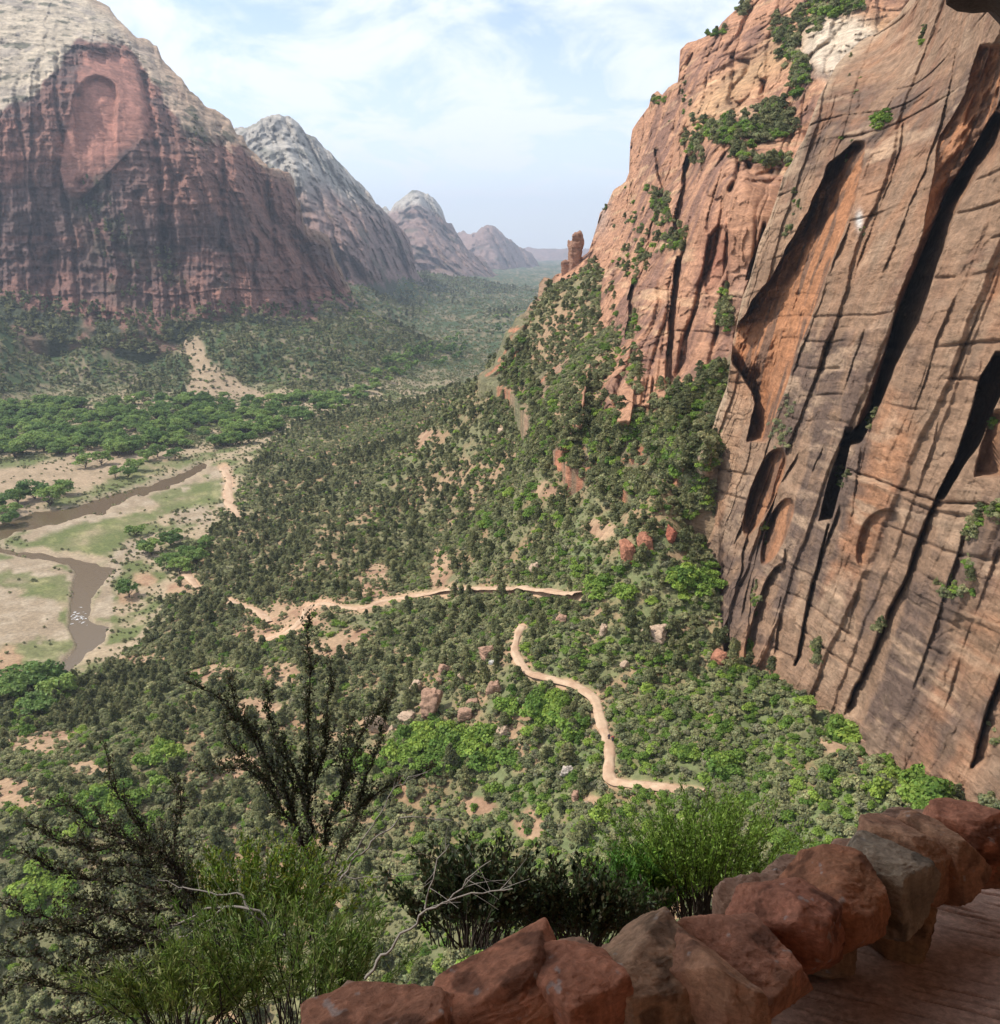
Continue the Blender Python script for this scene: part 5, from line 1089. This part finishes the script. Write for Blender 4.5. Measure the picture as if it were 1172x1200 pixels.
def stemmy(name, label, box, Drange, nst, cols, leaf, asp, hpx, nleaf, cat='bush', lean=60, stemcol=None, twig=None):
    u0, u1, v0, v1 = box; e = empty(name, tuple(at((u0+u1)/2, v1, sum(Drange)/2))); el = np.array(e.location); tag(e, label, cat)
    st = MB(); LC = []; LD = []
    for k in range(nst):
        f = rng.uniform(); ub = u0+(u1-u0)*(.25+.5*f)+rng.normal()*12; ut = ub+(f-.5)*2*lean+rng.normal()*lean*.35; D0 = rng.uniform(*Drange)
        h = hpx*rng.uniform(.55, 1.0)*(1-.35*abs(f-.5)*2); n = 8; q = np.linspace(0, 1, n); P = at(ub+(ut-ub)*q**1.4, v1-h*q, D0+.25*(f-.5)*q)-el
        P += .01*rng.normal(size=P.shape).cumsum(0)*.7; tube(st, P, .0042*(1-.75*q), 4)
        T = np.gradient(P, axis=0); T /= np.linalg.norm(T, axis=1, keepdims=True)
        nl = nleaf; tt = rng.uniform(.25, 1, nl)**.8*(n-1); j = tt.astype(int).clip(0, n-2); ff = (tt-j)[:, None]; d = T[j]*.9+rng.normal(size=(nl, 3))*.7+np.array([0, 0, .25]); d /= np.linalg.norm(d, axis=1, keepdims=True)
        c0 = P[j]*(1-ff)+P[j+1]*ff; off = rng.uniform(.2, 1, (nl, 1))*leaf*asp*(1.2 if asp > 2 else 3)
        LC.append(c0+d*off*.6+rng.normal(size=(nl, 3))*.012); LD.append(d)
    link('stems', st.mesh('stems', twig or M_TWIG, True), e); LC = np.concatenate(LC); LD = np.concatenate(LD)
    leaves_obj('leaves', LC, leaf*rng.uniform(.7, 1.3, len(LC)), asp, cols, e, M_LEAFN, D=LD)
    return e
gr = [(.09, .15, .025), (.13, .20, .035), (.06, .11, .02), (.18, .21, .07)]
stemmy('willow_bush', 'bright green narrow leaved bush rising in front of the tall twiggy bush', (215, 470, 950, 1215), (4.2, 5.0), 72, gr, .0075, 7, 225, 120, lean=70)
stemmy('willow_bush', 'yellow green leafy tuft between the two dark twiggy bushes', (200, 420, 930, 1110), (5.6, 6.0), 95, [(.12, .19, .02), (.09, .15, .02), (.2, .22, .03)], .012, 3, 150, 90, lean=50)
stemmy('willow_bush', 'green narrow leaved bush at the lower left corner of the foliage', (130, 300, 1060, 1215), (4.2, 4.8), 60, gr, .0075, 7, 130, 100, lean=60)
stemmy('feathery_bush', 'bright green feathery bush standing above the middle of the stone parapet', (735, 915, 890, 1075), (5.2, 6.3), 170, [(.14, .23, .03), (.19, .27, .05), (.09, .15, .02)], .009, 3.2, 170, 150, lean=62)
stemmy('feathery_bush', 'small green feathery bush left of the larger feathery one', (700, 800, 960, 1080), (5.2, 5.8), 80, [(.08, .16, .02), (.10, .18, .04)], .011, 3.2, 100, 110, lean=30)
dl = [(.025, .04, .015), (.035, .055, .02), (.05, .045, .02)]
stemmy('dark_leaf_bush', 'dark broad leaved bush behind the flat topped red slab', (490, 610, 950, 1110), (4.2, 4.8), 75, dl, .016, 2.2, 145, 95, lean=60)
stemmy('dark_leaf_bush', 'dark broad leaved bush left of the green feathery bushes', (610, 750, 985, 1110), (4.4, 5.0), 90, dl, .016, 2.2, 110, 95, lean=50)
# bare grey branches
def bare(label, brs, root):
    e = MB(); rt = np.array(root)
    for bi, (pts, Dp, r0) in enumerate(brs):
        P = poly3(pts, Dp, bi*5.1)-rt; t = np.linspace(0, 1, len(P)); tube(e, P, r0*(1-.8*t)+.0012, 5)
        for k in range(5):
            i = rng.integers(len(P)//3, len(P)-1); d = rng.normal(size=3)+(P[-1]-P[0])*1.5; d /= np.linalg.norm(d); q = np.linspace(0, 1, 5)[:, None]; tube(e, P[i]+d*.16*q+rng.normal(size=3)*.04*q**2, .002*(1-.6*q[:, 0]), 3)
    o = link('bare_branch', e.mesh('bare_branch', M_GREY, True)); o.location = tuple(root); tag(o, label, 'branch')
bare('bare grey branch forking over the dark broad leaved bush', [([(425, 1150), (470, 1095), (500, 1070), (520, 1055), (560, 1042), (600, 1038)], 4.1, .007), ([(500, 1070), (510, 1030), (512, 1010), (525, 990)], 4.1, .004), ([(520, 1055), (550, 1030), (575, 1010)], 4.1, .003)], tuple(at(430, 1150, 4.1)))
bare('bare grey twigs crossing beside the stem of the tall twiggy bush', [([(395, 1035), (430, 990), (470, 960), (500, 955), (530, 960)], 6.6, .008), ([(395, 1035), (440, 960), (470, 915), (500, 905)], 6.6, .006), ([(380, 1000), (410, 1030), (440, 1030), (490, 1020)], 6.5, .005)], tuple(at(395, 1035, 6.6)))
bare('bleached branches arching over the middle of the left twiggy bush', [([(330, 1100), (300, 1060), (260, 1060), (210, 1080), (150, 1110), (110, 1125)], 5.1, .008), ([(330, 1100), (280, 1050), (235, 1045), (190, 1030)], 5.1, .007), ([(260, 1060), (220, 1100), (170, 1105)], 5.0, .005)], tuple(at(330, 1100, 5.1)))

# ------------------------------------------------------------------ haze, sun, sky, camera
S_dir = Vector((-.62, .06, .78)).normalized()
me = bpy.data.meshes.new('haze'); import bmesh
bm = bmesh.new(); bmesh.ops.create_cube(bm, size=1)
for v in bm.verts: v.co = Vector((v.co.x*26000, 7400+v.co.y*18800, 300+v.co.z*1100))
bm.to_mesh(me); bm.free(); hz = link('haze', me); tag(hz, 'thin blue haze filling the canyon air', 'haze', kind='stuff')
m = bpy.data.materials.new('haze_air'); m.use_nodes = True; nt = m.node_tree; nt.nodes.clear(); out = N(nt, 'ShaderNodeOutputMaterial'); vp = N(nt, 'ShaderNodeVolumePrincipled')
vp.inputs['Color'].default_value = (.70, .81, .98, 1); vp.inputs['Density'].default_value = .85e-4; vp.inputs['Anisotropy'].default_value = .2; L(nt, vp.outputs[0], out.inputs['Volume']); me.materials.append(m)
sun = bpy.data.lights.new('sun', 'SUN'); sun.energy = 3.8; sun.angle = math.radians(.6); sun.color = (1, .95, .87)
so = bpy.data.objects.new('sun', sun); COL.objects.link(so); so.rotation_euler = (-S_dir).to_track_quat('-Z', 'Y').to_euler()
w = bpy.data.worlds.new('World'); sc.world = w; w.use_nodes = True; nt = w.node_tree; bg = nt.nodes['Background']
sky = N(nt, 'ShaderNodeTexSky', sky_type='NISHITA'); sky.sun_disc = False; sky.sun_elevation = math.asin(S_dir.z); sky.sun_rotation = math.atan2(S_dir.x, S_dir.y); sky.altitude = 1500; sky.dust_density = 1.5
tc = N(nt, 'ShaderNodeTexCoord'); sx = N(nt, 'ShaderNodeSeparateXYZ'); L(nt, tc.outputs['Generated'], sx.inputs[0])
mz = N(nt, 'ShaderNodeMath', operation='MAXIMUM'); L(nt, sx.outputs[2], mz.inputs[0]); mz.inputs[1].default_value = 0; ma = N(nt, 'ShaderNodeMath', operation='ADD'); L(nt, mz.outputs[0], ma.inputs[0]); ma.inputs[1].default_value = .12
dv = N(nt, 'ShaderNodeVectorMath', operation='DIVIDE'); cb = N(nt, 'ShaderNodeCombineXYZ'); [L(nt, ma.outputs[0], cb.inputs[i]) for i in range(3)]
L(nt, tc.outputs['Generated'], dv.inputs[0]); L(nt, cb.outputs[0], dv.inputs[1])
mp = N(nt, 'ShaderNodeMapping'); mp.inputs['Scale'].default_value = (1.0, .62, 0); mp.inputs['Rotation'].default_value = (0, 0, .5); mp.inputs['Location'].default_value = (3.1, 1.7, 0); L(nt, dv.outputs[0], mp.inputs[0])
nz = N(nt, 'ShaderNodeTexNoise'); nz.inputs['Scale'].default_value = 1.9; nz.inputs['Detail'].default_value = 10; nz.inputs['Roughness'].default_value = .6; nz.inputs['Distortion'].default_value = .5; L(nt, mp.outputs[0], nz.inputs['Vector'])
mr = N(nt, 'ShaderNodeMapRange', interpolation_type='SMOOTHSTEP'); L(nt, nz.outputs['Fac'], mr.inputs[0]); mr.inputs[1].default_value = .35; mr.inputs[2].default_value = .58; mr.inputs[3].default_value = .18; mr.inputs[4].default_value = .92
hm = N(nt, 'ShaderNodeMapRange'); L(nt, mz.outputs[0], hm.inputs[0]); hm.inputs[1].default_value = .0; hm.inputs[2].default_value = .30; hm.inputs[3].default_value = .85; hm.inputs[4].default_value = 0; hx = N(nt, 'ShaderNodeMath', operation='MAXIMUM'); L(nt, mr.outputs[0], hx.inputs[0]); L(nt, hm.outputs[0], hx.inputs[1])
mx = N(nt, 'ShaderNodeMix', data_type='RGBA'); L(nt, hx.outputs[0], mx.inputs[0]); L(nt, sky.outputs[0], mx.inputs[6]); mx.inputs[7].default_value = (5.35, 5.55, 5.9, 1)
L(nt, mx.outputs[2], bg.inputs[0]); bg.inputs[1].default_value = .15
cam = bpy.data.cameras.new('camera'); co_ = bpy.data.objects.new('camera', cam); COL.objects.link(co_); cam.sensor_fit = 'HORIZONTAL'; cam.sensor_width = 36; cam.lens = 36*FP/FW
co_.rotation_euler = (math.pi/2-PITCH, 0, 0); cam.clip_start = .05; cam.clip_end = 60000; sc.camera = co_
sc.view_settings.view_transform = 'Standard'; sc.view_settings.look = 'None'; sc.view_settings.exposure = .55; sc.view_settings.gamma = 1
sc.cycles.max_bounces = 6; sc.cycles.diffuse_bounces = 5; sc.cycles.volume_bounces = 0; sc.cycles.transparent_max_bounces = 4; sc.cycles.use_denoising = True
